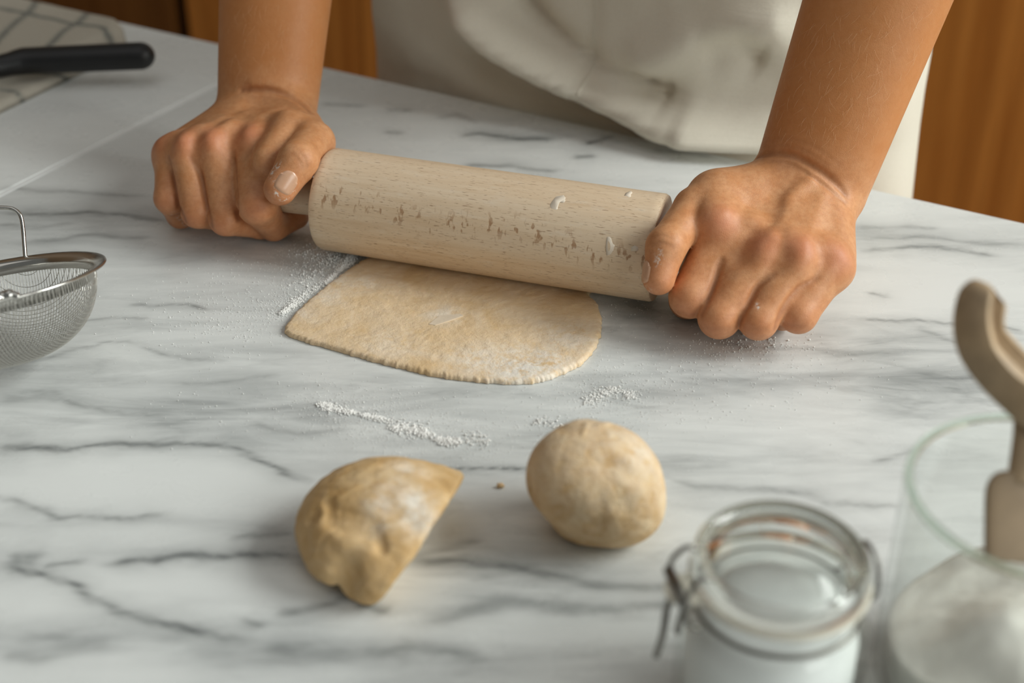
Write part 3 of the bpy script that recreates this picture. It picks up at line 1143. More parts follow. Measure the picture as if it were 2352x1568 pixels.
# ---- torso, upper arms, legs: coarse, out of the picture or under cloth
MID_T = 0.5 * (at_z(865, 185) @ ET + at_z(2120, 465) @ ET) - 0.0468
B = Field((-0.42, 0.62, -0.91), (0.62, 1.52, 0.66), 0.0085)
hipn = EDGE + 0.135
for s, H in ((-1, LEFT), (1, RIGHT)):
    sh = edge(MID_T + s * 0.175, EDGE + 0.085, 0.47)
    H['sh'] = sh
    B.add(edge(MID_T + s * .085, hipn, -.06), edge(MID_T + s * .10, hipn + .02, -.46), .092, .062, .05)
    B.add(edge(MID_T + s * .10, hipn + .02, -.46), edge(MID_T + s * .105, hipn + .035, -.82), .060, .042, .04)
    B.add(edge(MID_T + s * .105, hipn + .02, -.865), edge(MID_T + s * .125, hipn - .13, -.872), .036, .030, .03)
    B.add(edge(MID_T + s * .07, hipn - .012, .16), edge(MID_T + s * .09, EDGE + .115, .36), .088, .095, .06)
    B.add(edge(MID_T + s * .03, EDGE + .10, .47), sh, .062, .058, .05)
for s in (-1, 1):
    B.add(edge(MID_T + s * .09, hipn, -.06), edge(MID_T + s * .06, hipn - .01, .16), .100, .090, .06)
B.add(edge(MID_T, EDGE + .105, .44), edge(MID_T, EDGE + .075, .63), .066, .052, .05)
shirt_src = B.d.copy()
for s, H in ((-1, LEFT), (1, RIGHT)):
    B.add(H['sh'], lerp(H['sh'], H['elbow'], .95), .052, .042, .03)
    B.add(H['elbow'], lerp(H['elbow'], H['sh'], .3), .040, .043, .02)
    # same section as the fine forearm where the two meet
    wr, elb, sx, fd = H['wr'], H['elbow'], H['sx'], H['fd']
    cutp = wr + fd * ((ZC - 0.02 - wr[2]) / fd[2])
    for q in (-1, 1):
        t0 = np.linalg.norm(cutp - wr) / .245
        B.add(cutp + sx * q * (.0125 + .005 * t0), elb + sx * q * .0175, .0215 + .0085 * t0, .0300, 0.02)
    B.add(cutp, elb, .0205 + .0155 * t0, .036, 0.02)
Vb, Qb = B.mesh()
# open the coarse arms just above the cut
rm = np.zeros(len(Vb), bool)
for H in (LEFT, RIGHT):
    c = H['wr'] + H['fd'] * ((ZC - H['wr'][2]) / H['fd'][2])
    rm |= (Vb[:, 2] < ZC + 0.006) & (np.linalg.norm(Vb[:, :2] - c[:2], axis=1) < 0.085)
Qb = Qb[~rm[Qb].any(1)]
Vb, Qb = keep_largest(Vb, Qb)


def boundary_loops(Q):
    E = np.concatenate([Q[:, [0, 1]], Q[:, [1, 2]], Q[:, [2, 3]], Q[:, [3, 0]]])
    key = np.sort(E, 1)
    _, inv, cnt = np.unique(key, axis=0, return_inverse=True, return_counts=True)
    inv = inv.ravel()
    return E[cnt[inv] == 1]


def zipper(Va, ea, Vc, ec, c, offs_c):
    """join two open rings around c with triangles, walking round by angle"""
    def order(V, e):
        ids = np.unique(e)
        a = np.arctan2(V[ids, 1] - c[1], V[ids, 0] - c[0])
        o = np.argsort(a)
        return ids[o], a[o]
    A, aa = order(Va, ea)
    Cc, ac = order(Vc, ec)
    i = j = 0
    tris = []
    while i < len(A) or j < len(Cc):
        na = aa[i + 1] if i + 1 < len(A) else aa[0] + 2 * math.pi if i < len(A) else 1e9
        nc = ac[j + 1] if j + 1 < len(Cc) else ac[0] + 2 * math.pi if j < len(Cc) else 1e9
        A0, C0 = A[i % len(A)], Cc[j % len(Cc)] + offs_c
        if na <= nc:
            tris.append((A0, A[(i + 1) % len(A)], C0)); i += 1
        else:
            tris.append((A0, Cc[(j + 1) % len(Cc)] + offs_c, C0)); j += 1
    return tris


VV = [Vb]
FF = [Qb.tolist()]
off = len(Vb)
eb = boundary_loops(Qb)
mb = 0.5 * (Vb[eb[:, 0]] + Vb[eb[:, 1]])
for H, (Va, Qa) in zip((LEFT, RIGHT), arms):
    VV.append(Va)
    FF.append((Qa + off).tolist())
    c = H['wr'] + H['fd'] * ((ZC - H['wr'][2]) / H['fd'][2])
    ea = boundary_loops(Qa)
    ea = ea[Va[ea[:, 0], 2] > ZC - 0.004]
    sel = (np.linalg.norm(mb[:, :2] - c[:2], axis=1) < 0.085) & (mb[:, 2] < ZC + 0.03)
    if len(ea) and sel.any():
        tr = zipper(Vb, eb[sel], Va, ea, c, off)
        FF.append(tr)
    off += len(Va)
V = np.concatenate(VV)
faces = [f for q in FF for f in q]
person = link_mesh('person', V, faces, SKIN)
tag(person, 'person in a cream apron leaning over the worktop, both hands pressing the rolling pin', 'person')
bm = bmesh.new(); bm.from_mesh(person.data)
bmesh.ops.recalc_face_normals(bm, faces=bm.faces)
bm.to_mesh(person.data); bm.free()
flush = np.zeros(len(V)); tan = np.zeros(len(V)); crease_shade = np.zeros(len(V)); flo = np.zeros(len(V))
for H in (LEFT, RIGHT):
    for kn in H['knuck']:
        flush = np.maximum(flush, np.exp(-(np.linalg.norm(V - kn, axis=1) / .0115) ** 2) * (0.75))
    for kn in H['pipk']:
        flush = np.maximum(flush, 0.5 * np.exp(-(np.linalg.norm(V - kn, axis=1) / .012) ** 2))
    T = H['thb']
    flush = np.maximum(flush, 0.55 * np.exp(-(np.linalg.norm(V - T[3], axis=1) / .014) ** 2))
    for k in ('idx', 'mid', 'rng', 'pky'):
        flush = np.maximum(flush, 0.35 * np.exp(-(polydist(V, np.array(H[k][1:]))[0] / .016) ** 2))
    near = np.linalg.norm(V - H['wr'], axis=1) < .3
    s = (V - H['wr']) @ H['fd']
    tan = np.maximum(tan, np.where(near, np.clip((s - 0.0) / .03, 0, 1), 0))
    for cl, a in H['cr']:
        crease_shade = np.maximum(crease_shade, a * np.exp(-(polydist(V, cl)[0] / .0017) ** 2))
bvh = BVHTree.FromPolygons([tuple(v) for v in V], faces)
for pts, w, a in (([(622, 402), (630, 385), (645, 378)], .0020, .8), ([(630, 420), (634, 440), (646, 458), (665, 452), (676, 440)], .0013, .9), ([(397, 490), (412, 502), (430, 518)], .0018, .3),
                  ([(1512, 575), (1514, 592), (1508, 605)], .0022, .55), ([(1482, 660), (1492, 668)], .0022, .5), ([(1738, 700), (1742, 706)], .0012, .8)):
    hit = cast(bvh, pts)
    if len(hit) > 1: flo = np.maximum(flo, a * np.exp(-(polydist(V, np.array(hit))[0] / w) ** 2))
for nm, a in (('flush', flush), ('tan', tan), ('crease_shade', crease_shade), ('flour', flo)):
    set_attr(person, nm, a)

# ---- thumb nails, laid on the skin
NAIL = Mat('nail', (0.66, 0.42, 0.32), 0.25)
NAIL.b.inputs['Specular IOR Level'].default_value = 0.6
NAIL.color(NAIL.mix(NAIL.noise(NAIL.coord(), 300, 3), (0.62, 0.375, 0.245), (0.55, 0.305, 0.185)))


def nail(centre, along, outward, ln, wd):
    along = np.array(along) / np.linalg.norm(along)
    outward = np.array(outward, float); outward -= along * (outward @ along); outward /= np.linalg.norm(outward)
    side = np.cross(along, outward)
    n, m = 14, 12
    vs, fs = [], []
    for i in range(n + 1):
        a = -1 + 2 * i / n
        for j in range(m + 1):
            b = -1 + 2 * j / m
            # rounded square outline, squarer at the free edge
            k = (1 - 0.38 * max(-a, 0) ** 2.5 - 0.22 * max(a, 0) ** 3)
            p = centre + along * a * ln / 2 + side * b * wd / 2 * k + along * (0.0 if a < 0 else -0.0012 * b * b * a) + along * (0.0016 * b * b if a < -.5 else 0)
            hit = bvh.ray_cast(Vector(p + outward * .02), Vector(-outward), .05)
            q = np.array(hit[0]) if hit[0] is not None else p
            rim = max(abs(a), abs(b))
            vs.append(q + outward * (0.0005 * (1 - rim ** 4) + (0.0003 if rim < .99 else -0.0004)))
    for i in range(n):
        for j in range(m):
            q = i * (m + 1) + j
            fs.append((q, q + 1, q + m + 2, q + m + 1))
    return link_mesh('thumbnail', vs, fs, NAIL.m, person)


def toward_cam(p):
    v = CAMP - p
    return v / np.linalg.norm(v)


T = LEFT['thb']
nc = at_v(656, 420, -.033)
nail(np.array(nc), T[3] - lerp(T[2], T[3], .2), toward_cam(nc) + np.array([0.15, 0, .05]), .0150, .0132)
T = RIGHT['thb']
nc = at_v(1491, 628, -.046)
nail(np.array(nc), T[3] - T[2], toward_cam(nc) * 0.75 - PA * 0.85, .0135, .0118)

# ---- fine fair hairs on the forearms
bm = bmesh.new()
for (ax_, ay_, bx_, by_), hw, n in (((2010, 10, 1880, 330), 150, 190), ((632, 5, 620, 190), 105, 70)):
    for _ in range(n):
        t = RNG.random()
        px, py = ax_ + (bx_ - ax_) * t + RNG.uniform(-1, 1) * hw, ay_ + (by_ - ay_) * t
        h = bvh.ray_cast(Vector(CAMP), Vector(ray(px, py)).normalized())
        if h[0] is None or h[0].z < .05: continue
        H = RIGHT if px > 1200 else LEFT
        down = Vector(-H['fd'])
        nrm_ = h[1]
        if nrm_.dot(Vector(CAMP) - h[0]) < 0: nrm_ = -nrm_
        tang = (down - nrm_ * down.dot(nrm_)).normalized()
        side_ = nrm_.cross(tang)
        L = RNG.uniform(.004, .009)
        b = RNG.normal() * .35
        p0 = h[0] - nrm_ * .0003
        tube(bm, [p0, p0 + tang * L * .5 + side_ * L * .5 * b + nrm_ * L * .16, p0 + tang * L + side_ * L * b * 1.4 + nrm_ * L * .14], [.00004, .000032, .000015], 3, False)
HAIR = Mat('fair_hair', (0.72, 0.50, 0.30), 0.4)
tag(link_bm('arm_hair', bm, HAIR.m, person), 'fine fair hairs on the forearms', kind='stuff')

# ---- clothing under the apron
def clothing(src, level, keep, name, mat):
    B.d = src - level
    v, q = B.mesh()
    m = keep(v)
    q = q[m[q].all(1)]
    v, q = keep_largest(v, q)
    return link_mesh(name, v, q.tolist(), mat, person)


clothing(shirt_src, 0.007, lambda v: (v[:, 2] > -0.03) & (v[:, 2] < 0.53), 'shirt', mat_simple('shirt_cotton', (0.55, 0.52, 0.46), 0.9))
clothing(shirt_src, 0.006, lambda v: (v[:, 2] < -0.02) & (v[:, 2] > -0.86), 'trousers', mat_simple('dark_cotton', (0.05, 0.05, 0.06), 0.9))

# ---- apron
AP_B = 0.10
ns_, nz_ = 220, 150
phi = np.linspace(math.radians(-205), math.radians(25), ns_)
zz = np.linspace(-0.48, 0.40, nz_)
PH, ZZ = np.meshgrid(phi, zz, indexing='ij')
ex = 0.80
cs, sn = np.cos(PH), np.sin(PH)
width = np.interp(ZZ, [-.48, -.1, .0, .06, .12, .25, .40], [.240, .238, .2335, .2340, .2290, .21, .175])
S = width * np.sign(cs) * np.abs(cs) ** ex
Nn = AP_B * (1 + np.sign(sn) * np.abs(sn) ** ex)        # 0 at the front
lean = np.interp(ZZ, [-.48, -.04, 0.0, .03, .12, .25, .40], [.020, .004, .003, -.001, .002, .0, -.015])
front = np.clip(-sn, 0, 1) ** 0.5
P0 = (MID_T + S)[..., None] * ET + (EDGE + 0.002 + Nn + lean)[..., None] * EN + ZZ[..., None] * np.array([0, 0, 1.0])
flatp = np.c_[S.ravel(), ZZ.ravel()]


def sz(px, py):
    p = at_n(px, py, EDGE)
    return np.array([p @ ET - MID_T, p[2]])


disp = np.zeros(len(flatp))
FOLDS = [  # pixel polyline on the apron, height (towards the viewer), half width
    ([(1030, -60), (1075, 15), (1150, 85), (1260, 150), (1370, 205), (1480, 262), (1600, 318), (1740, 372), (1880, 405)], .036, .017),
    ([(1165, -40), (1215, 45), (1300, 120), (1390, 178), (1500, 205)], -.020, .012),
    ([(1440, 165), (1540, 120), (1680, 75), (1820, 55)], .016, .017),
    ([(1480, 185), (1500, 215), (1540, 225)], -.013, .009),
    ([(1600, 130), (1680, 120), (1740, 160)], -.013, .013),
    ([(1560, 290), (1700, 300), (1850, 330)], .012, .020),
    ([(1500, 232), (1650, 245), (1800, 235)], -.005, .014),
    ([(1350, -80), (1354, 60), (1356, 200)], -.004, .006),
    ([(1040, 120), (1180, 195), (1330, 265), (1480, 320)], -.020, .0150),
    ([(1990, 60), (2040, 260), (2060, 430)], .004, .030),
    ([(2110, 150), (2098, 260), (2085, 460)], -.006, .014),
    ([(900, 60), (930, 190)], .003, .03),
    ([(1740, 60), (1790, 150), (1800, 260)], .005, .02),
]
for pts, amp, w in FOLDS:
    d, par = polydist(flatp, np.array(smooth_path([sz(*p) for p in pts], 5)))
    taper = np.clip(np.minimum(par, 1 - par) * 6 + .35, 0, 1)
    disp += amp * np.exp(-(d / w) ** 2) * taper * np.where(w == .017, 1.0 - .25 * par, 1)
disp += 0.0025 * fbm(flatp, 16, 3, 4) + 0.0008 * fbm(flatp, 70, 3, 8)
disp = disp.reshape(S.shape) * front
disp = np.where((ZZ < 0.010), np.minimum(disp, 0.0005), disp)
P1 = P0 - disp[..., None] * EN
idx = np.arange(ns_ * nz_).reshape(ns_, nz_)
fs = np.stack([idx[:-1, :-1], idx[1:, :-1], idx[1:, 1:], idx[:-1, 1:]], -1).reshape(-1, 4).tolist()
apron = link_mesh('apron', P1.reshape(-1, 3), fs, LINEN, person)
tag(apron, 'cream linen apron with soft diagonal folds')
sm = apron.modifiers.new('thickness', 'SOLIDIFY'); sm.thickness = 0.0012; sm.offset = -1
# stitched centre seam on the apron
bm = bmesh.new()
sb = BVHTree.FromPolygons([tuple(v) for v in P1.reshape(-1, 3)], fs)
pts = []
for py in np.linspace(-150, 200, 40):
    q = at_n(1354 + 2 * math.sin(py * .05), py, EDGE)
    hit = sb.ray_cast(Vector(q - EN * .08), Vector(EN), .3)
    if hit[0] is not None: pts.append(np.array(hit[0]) + EN * 0.0002)
tube(bm, pts, 0.0009, 6)
link_bm('seam', bm, LINEN, person)

# ================================================================== DOUGH
DOUGH = mat_dough('rolled_dough', (0.775, 0.60, 0.405), (0.71, 0.50, 0.275), 260, 0.4)
DOUGH2 = mat_dough('dough_skin', (0.68, 0.48, 0.255), (0.56, 0.345, 0.14), 150, 0.45, 0.0, 55)
DOUGH3 = mat_dough('crackled_dough', (0.72, 0.535, 0.32), (0.53, 0.315, 0.125), 150, 0.6, 0.55, 85)

PASTE = mat_simple('dried_paste', (0.72, 0.60, 0.46), 0.7, 0.06, 200)
# rolled sheet: outline followed round, with a ragged rim
outline_px = [(657, 768), (662, 750), (680, 727), (712, 696), (755, 660), (800, 628), (850, 600)]
front_px = [(1352, 682), (1370, 704), (1379, 735), (1379, 768), (1366, 803), (1340, 835), (1300, 857), (1250, 876), (1200, 883), (1140, 882), (1080, 877), (1010, 868), (940, 853), (880, 838), (815, 820), (750, 801), (700, 787), (668, 776)]
loop = [at_z(*p)[:2] for p in outline_px]
loop += [pin(u, v, 0)[:2] for u, v in ((-.062, .005), (-.045, .022), (-.01, .027), (.03, .026), (.058, .016), (.066, .0))]
loop += [at_z(*p)[:2] for p in front_px]
L3 = smooth_path(loop + [loop[0]], 26)[:-1]
L3 = np.array(L3)
cen = L3.mean(0)
nl = len(L3)
jit = fbm(L3, 420, 3, 2) * 0.0010 + vnoise(L3, 1200, 3) * 0.0002
nrm = L3 - cen
nrm /= np.linalg.norm(nrm, axis=1)[:, None]
L3 = L3 + nrm * jit[:, None]
vs, fs = [], []
rows = [(1.0, .0002, .0002), (1.0, .0003, .0018), (1.0, -.0005, .0030), (1.0, -.0020, .0034)] + [(k, -.002, .0035) for k in np.linspace(.97, .02, 46)]
for k, o, z in rows:
    for i in range(nl):
        p = cen + (L3[i] - cen) * k + nrm[i] * o
        vs.append((p[0], p[1], z))
vs = np.array(vs)
pz = fbm(vs[:, :2], 45, 4, 12) * 0.0007 + fbm(vs[:, :2], 220, 3, 13) * 0.0003
vs[nl * 2:, 2] += pz[nl * 2:] * np.clip((np.repeat(np.arange(len(rows)), nl)[nl * 2:] - 1) / 6, .3, 1)
for r in range(len(rows) - 1):
    for i in range(nl):
        a, b = r * nl + i, r * nl + (i + 1) % nl
        fs.append((a, b, b + nl, a + nl))
c = len(vs)
vs = np.r_[vs, [[cen[0], cen[1], .0035]]]
for i in range(nl): fs.append(((len(rows) - 1) * nl + i, (len(rows) - 1) * nl + (i + 1) % nl, c))
sheet = link_mesh('dough_sheet', vs, fs, DOUGH)
tag(sheet, 'thin rolled out sheet of dough under the rolling pin', 'dough')
fm = np.zeros(len(vs))
for px, py, rx, a in ((1190, 855, .022, .95), (1240, 850, .02, .9), (1020, 735, .012, .5), (760, 650, .014, .6), (830, 660, .015, .35), (900, 800, .02, .3), (1300, 790, .02, .45), (1100, 840, .018, .6), (760, 690, .012, .4), (1200, 650, .02, .25), (700, 730, .012, .3)):
    q = at_z(px, py)
    fm = np.maximum(fm, a * np.exp(-(np.linalg.norm(vs[:, :2] - q[:2], axis=1) / rx) ** 2))
set_attr(sheet, 'flour', fm)
# thin dry flake lying on the sheet
fl_px = [(985, 742), (1010, 722), (1058, 718), (1064, 722), (1030, 734), (1000, 744)]
ring = [at_z(*p, .0045) for p in fl_px]
ring = [q + np.array([0, 0, -.0006]) for q in ring]
fv = [np.array(p) for p in ring] + [np.array(p) - np.array([0, 0, .0009]) for p in ring]
n6 = len(ring)
ff = [list(range(n6)), list(range(2 * n6 - 1, n6 - 1, -1))] + [(i, i + n6, (i + 1) % n6 + n6, (i + 1) % n6) for i in range(n6)]
flake = link_mesh('dry_flake', fv, ff, PASTE, sheet, False)
tag(flake, 'pale dry flake on the sheet')

# cut half of a dough round
cutA, cutB = at_z(1044, 1126, .013), at_z(900, 1354, .010)
cd = (cutB - cutA)[:2]; cd /= np.linalg.norm(cd)
cn = np.array([-cd[1], cd[0]])
if cn[0] < 0: cn = -cn                          # away from the dough, towards the right
cm = 0.5 * (cutA + cutB)[:2]
G = Field((cm[0] - .13, cm[1] - .09, -0.002), (cm[0] + .07, cm[1] + .11, 0.062), 0.0010)
R2 = [[cn[0], cn[1], 0], [cd[0], cd[1], 0], [0, 0, 1]]


def hd_pt(a, b, z): return [cm[0] + cn[0] * a + cd[0] * b, cm[1] + cn[1] * a + cd[1] * b, z]


G.ell(hd_pt(-.012, 0, .013), (.0475, .0410, .0195), .008, R2)
G.ell(hd_pt(-.022, .000, .014), (.0335, .0350, .0235), .014, R2)
G.ell(hd_pt(-.017, .022, .012), (.027, .022, .0170), .007, R2)
G.ell(hd_pt(-.004, -.026, .010), (.020, .020, .0130), .010, R2)
xg, yg = G.ax[0][:, None, None], G.ax[1][None, :, None]
zg = G.ax[2][None, None, :]
cutd = (xg - cm[0]) * cn[0] + (yg - cm[1]) * cn[1] - 0.55 * (zg - .012)
G.d = -smin(-G.d, -(cutd + 0 * zg), 0.004)
G.d = np.maximum(G.d, .0004 - zg + 0 * cutd)
bv = bvh_of(*G.mesh())
for pts, amp, w in (
        ([(750, 1150), (757, 1160), (755, 1186), (768, 1200), (787, 1211), (819, 1218), (837, 1225), (855, 1236)], -.0045, .0023),
        ([(775, 1178), (800, 1188), (830, 1198), (850, 1212)], -.0040, .0060),
        ([(745, 1200), (775, 1222), (820, 1236), (850, 1250)], .0005, .0050),
        ([(869, 1230), (872, 1245), (877, 1262)], -.0036, .0022), ([(712, 1192), (722, 1184)], -.0030, .0026),
        ([(881, 1069), (945, 1076), (1003, 1097), (1036, 1122)], -.0024, .0024), ([(985, 1092), (1030, 1116)], -.0022, .0030),
        ([(879, 1172), (927, 1184), (957, 1212)], -.0018, .0036), ([(700, 1235), (705, 1255)], -.0010, .004),
        ([(786, 1338), (794, 1318), (802, 1290)], -.0020, .0050), ([(786, 1352), (788, 1338), (793, 1322)], -.0095, .0058),
        ([(700, 1100), (730, 1085)], .0008, .010), ([(930, 1250), (950, 1270)], .0010, .008)):
    G.px_bump(bv, pts, amp, w)
G.d += 0.0003 * np.float32(1) * np.sin(xg * 520 + 3 * np.sin(yg * 330)) * np.sin(yg * 460 + 2 * np.sin(zg * 400))
pn = at_z(785, 1352, 0.0)
G.bump([pn, pn + np.array([.001, .002, .016])], -.012, .0062)
gv, gq = keep_largest(*G.mesh())
gv[:, 2] = np.maximum(gv[:, 2], 0.0003)
half = link_mesh('cut_dough', gv, gq.tolist(), DOUGH2)
tag(half, 'cut half round of dough with a cracked, flour dusted top', 'dough')
fm = np.zeros(len(gv))
for px, py, z, rx, a in ((872, 1140, .042, .008, .9), (865, 1185, .040, .008, 1.0), (950, 1150, .036, .009, .8), (960, 1185, .034, .010, .7), (920, 1160, .04, .006, .7), (935, 1085, .034, .009, .5), (905, 1110, .04, .01, .4)):
    q = at_z(px, py, z)
    fm = np.maximum(fm, a * np.exp(-(np.linalg.norm(gv - q, axis=1) / rx) ** 2))
set_attr(half, 'flour', fm)

# ball of dough
bc = at_z(1371, 1103, 0.0266)
G = Field(bc - .045, bc + .045, 0.0011)
G.ell(bc, (.0298, .0290, .0264), .004)
G.ell(bc + np.array([-.012, -.004, .006]), (.0200, .022, .019), .010)
G.ell(bc + np.array([.010, -.010, -.008]), (.0205, .018, .0175), .010)
G.ell(bc + np.array([-.002, .0, -.0205]), (.018, .018, .0065), .008)
for k in range(60):
    v = RNG.normal(size=3); v /= np.linalg.norm(v)
    w = v + RNG.normal(size=3) * .25; w /= np.linalg.norm(w)
    G.bump([bc + v * .0288, bc + w * .0288], RNG.choice([-.0008, -.0006, .0008]), RNG.uniform(.0015, .005))
G.bump([bc + np.array([-.029, -.010, .004]), bc + np.array([-.027, -.012, -.006]), bc + np.array([-.026, -.014, -.012])], -.0034, .0032)
G.bump([bc + np.array([-.002, -.026, -.014]), bc + np.array([.012, -.022, -.017])], -.0012, .002)
gv, gq = keep_largest(*G.mesh())
gv[:, 2] = np.maximum(gv[:, 2], 0.0003)
ball = link_mesh('dough_ball', gv, gq.tolist(), DOUGH3)
tag(ball, 'whole rounded ball of dough with a wrinkled skin, left of the glass jars', 'dough')
set_attr(ball, 'flour', 0.22 * np.clip(gv[:, 2] / .05, 0, 1) + 0.25 * np.exp(-(np.linalg.norm(gv - (bc + np.array([.02, -.005, .02])), axis=1) / .015) ** 2))

# ================================================================== LOOSE FLOUR
OCT = np.array([[1, 0, 0], [-1, 0, 0], [0, 1, 0], [0, -1, 0], [0, 0, 1], [0, 0, -1]], float)
OCTF = [(0, 2, 4), (2, 1, 4), (1, 3, 4), (3, 0, 4), (2, 0, 5), (1, 2, 5), (3, 1, 5), (0, 3, 5)]


def grains(points, sizes, name, label, z0=0.0):
    vs, fs = [], []
    for p, s in zip(points, sizes):
        M3 = Matrix.Rotation(random.uniform(0, 6.28), 3, (random.random() - .5, random.random() - .5, random.random() + .01))
        b = len(vs)
        q = OCT * RNG.uniform(.65, 1.25, (6, 1)) * s
        q = q @ np.array(M3)
        q = q + np.array([p[0], p[1], (p[2] if len(p) > 2 else z0) + max(-q[:, 2].min(), 0) * .9 + 0.0001])
        vs.extend(q.tolist())
        fs.extend([(b + i, b + j, b + k) for i, j, k in OCTF])
    o = link_mesh(name, vs, fs, FLOUR, None, False)
    return tag(o, label, 'flour', kind='stuff')


def streak(px, n, spread, smin_, smax_, pile=0.0, spec=0, spec_r=.03):
    line = np.array(smooth_path([at_z(*p)[:2] for p in px], 6))
    L = np.r_[0, np.cumsum(np.linalg.norm(np.diff(line, axis=0), axis=1))]
    pts, sz_ = [], []
    for _ in range(n):
        u = RNG.uniform(0, L[-1])
        if RNG.random() > 0.55 + 0.8 * float(vnoise(np.array([[u, spread]]), 260, 5)[0]): continue
        c = np.array([np.interp(u, L, line[:, 0]), np.interp(u, L, line[:, 1])])
        w = spread * (0.45 + 0.8 * abs(math.sin(u * 170) * math.cos(u * 61)))
        o = RNG.normal(size=2) * w
        r = np.linalg.norm(o) / (spread + 1e-9)
        pts.append((c[0] + o[0], c[1] + o[1], pile * math.exp(-r * r * 1.5) * RNG.random()))
        sz_.append(smin_ + (smax_ - smin_) * RNG.random() ** 3)
    for _ in range(spec):
        u = RNG.uniform(0, L[-1])
        c = np.array([np.interp(u, L, line[:, 0]), np.interp(u, L, line[:, 1])])
        o = RNG.normal(size=2) * spec_r
        pts.append((c[0] + o[0], c[1] + o[1], 0))
        sz_.append(RNG.uniform(.00010, .00032))
    return pts, sz_


p, s = streak([(805, 590), (785, 615), (750, 650), (705, 675), (675, 700), (648, 722)], 11000, .0026, .00016, .0007, .0012, 2500, .010)
p2, s2 = streak([(700, 575), (760, 590), (735, 615), (690, 645)], 1300, .007, .00015, .0008, .0006, 1500, .014)
grains(p + p2, s + s2, 'flour_ridge', 'ridge of loose white flour along the left edge of the dough sheet')
p, s = streak([(735, 930), (790, 945), (850, 958), (915, 975)], 4200, .0019, .00016, .0007, .0006, 900, .013)
p2, s2 = streak([(905, 985), (960, 990), (990, 1005), (1050, 1018), (1105, 1003), (1118, 1020)], 5000, .0027, .00016, .0008, .0007, 900, .014)
grains(p + p2, s + s2, 'flour_streak', 'broken streak of loose white flour behind the two dough pieces')
p, s = streak([(1350, 925), (1385, 905), (1420, 895), (1455, 915)], 1700, .0034, .00015, .0006, .0004, 700, .02)
p2, s2 = streak([(1228, 975), (1245, 968), (1300, 985)], 320, .0024, .00015, .0007, .0006, 120, .01)
grains(p + p2, s + s2, 'flour_patch', 'small scattered patch of white flour above the dough ball')
pts, sz_ = [], []
for (cx, cy), (rx, ry), n in (((560, 740), (150, 60), 700), ((600, 650), (170, 60), 380), ((1680, 800), (190, 30), 420), ((1620, 860), (300, 70), 380), ((1850, 860), (200, 60), 160), ((820, 960), (250, 60), 260), ((420, 720), (200, 80), 220), ((1460, 700), (120, 40), 160), ((540, 930), (250, 70), 160), ((1500, 940), (300, 70), 240)):
    for _ in range(n):
        q = at_z(cx + RNG.normal() * rx * .6, cy + RNG.normal() * ry * .6)
        pts.append((q[0], q[1], 0)); sz_.append(0.00010 + .00030 * RNG.random() ** 2)
for _ in range(60):
    q = at_z(1740 + RNG.normal() * 60, 790 + RNG.normal() * 12)
    pts.append((q[0], q[1], 0)); sz_.append(.0003 + .0005 * RNG.random())
grains(pts, sz_, 'flour_dust', 'fine white flour specks dusted across the marble')
# crumb of dough between the two pieces
G = at_z(1150, 1119)
bm = bmesh.new()
bmesh.ops.create_icosphere(bm, subdivisions=2, radius=.0016)
for v in bm.verts: v.co = Vector((v.co.x * 1.3, v.co.y * .8, v.co.z * .7)) * (1 + .25 * random.uniform(-1, 1)) + Vector((G[0], G[1], .0013))
crumb = link_bm('dough_crumb', bm, DOUGH)
tag(crumb, 'tiny crumb of dough on the marble between the two dough pieces', 'crumb')
set_attr(crumb, 'flour', [0.0] * len(crumb.data.vertices))

# floury smears dried on the barrel
pb = BVHTree.FromPolygons([tuple(barrel.matrix_basis @ v.co + rp.location) for v in barrel.data.vertices], [tuple(p.vertices) for p in barrel.data.polygons])


def smear(name, px_pts, label):
    vs = []
    px_pts = [np.array(p) + RNG.normal(size=2) * 0.9 for p in smooth_path(list(px_pts) + [px_pts[0]], 3)[:-1]]
    for p in px_pts:
        r = ray(*p)
        hit = pb.ray_cast(Vector(CAMP), Vector(r).normalized())
        if hit[0] is None: return
        vs.append((np.array(hit[0]), np.array(hit[1])))
    n = len(vs)
    top_ = [a + b * .00022 for a, b in vs]
    bot = [a - b * .0003 + (a - np.mean([x for x, _ in vs], axis=0)) * .15 for a, b in vs]
    f = [list(range(n))] + [(i, i + n, (i + 1) % n + n, (i + 1) % n) for i in range(n)]
    return link_mesh(name, top_ + bot, f, SMEAR, rp)


SMEAR = mat_simple('dried_smear', (0.74, 0.64, 0.52), 0.7, 0.06, 200)
for blob in ([(1268, 478), (1266, 468), (1276, 455), (1290, 448), (1298, 455), (1294, 464), (1284, 466), (1280, 480)],
             [(1394, 585), (1392, 560), (1398, 545), (1406, 556), (1410, 568), (1402, 582)],
             [(1366, 672), (1366, 662), (1378, 652), (1386, 664), (1380, 674)],
             [(1450, 575), (1450, 568), (1462, 565), (1466, 572), (1458, 578)],
             [(1435, 450), (1440, 442), (1452, 440), (1448, 450)]):
    smear('dried_smear', blob, '')

# ================================================================== SIEVE
SV_C = at_depth(-18, 648, 0.765)
SV_R, SV_D = 0.0605, 0.040
sv = empty('sieve', (SV_C[0], SV_C[1], 0.0))
tag(sv, 'small steel mesh sieve tilted on the worktop at the left edge', 'sieve')
vc = -ray(-18, 648); vc = Vector(vc / np.linalg.norm(vc))
vr = Vector((1, 0, 0)); vr = (vr - vc * vr.dot(vc)).normalized()
vu = vc.cross(vr)
ta, nz_v = math.radians(12.7), 0.175
q_ = math.sqrt(1 - nz_v ** 2)
nrm = (vr * (-math.sin(ta) * q_) + vu * (math.cos(ta) * q_) + vc * nz_v).normalized()
sx_ = Vector((1, 0, 0)); sx_ = (sx_ - nrm * sx_.dot(nrm)).normalized()
sy_ = nrm.cross(sx_)


def svp(x, y, z): return Vector(SV_C) + sx_ * x + sy_ * y + nrm * z


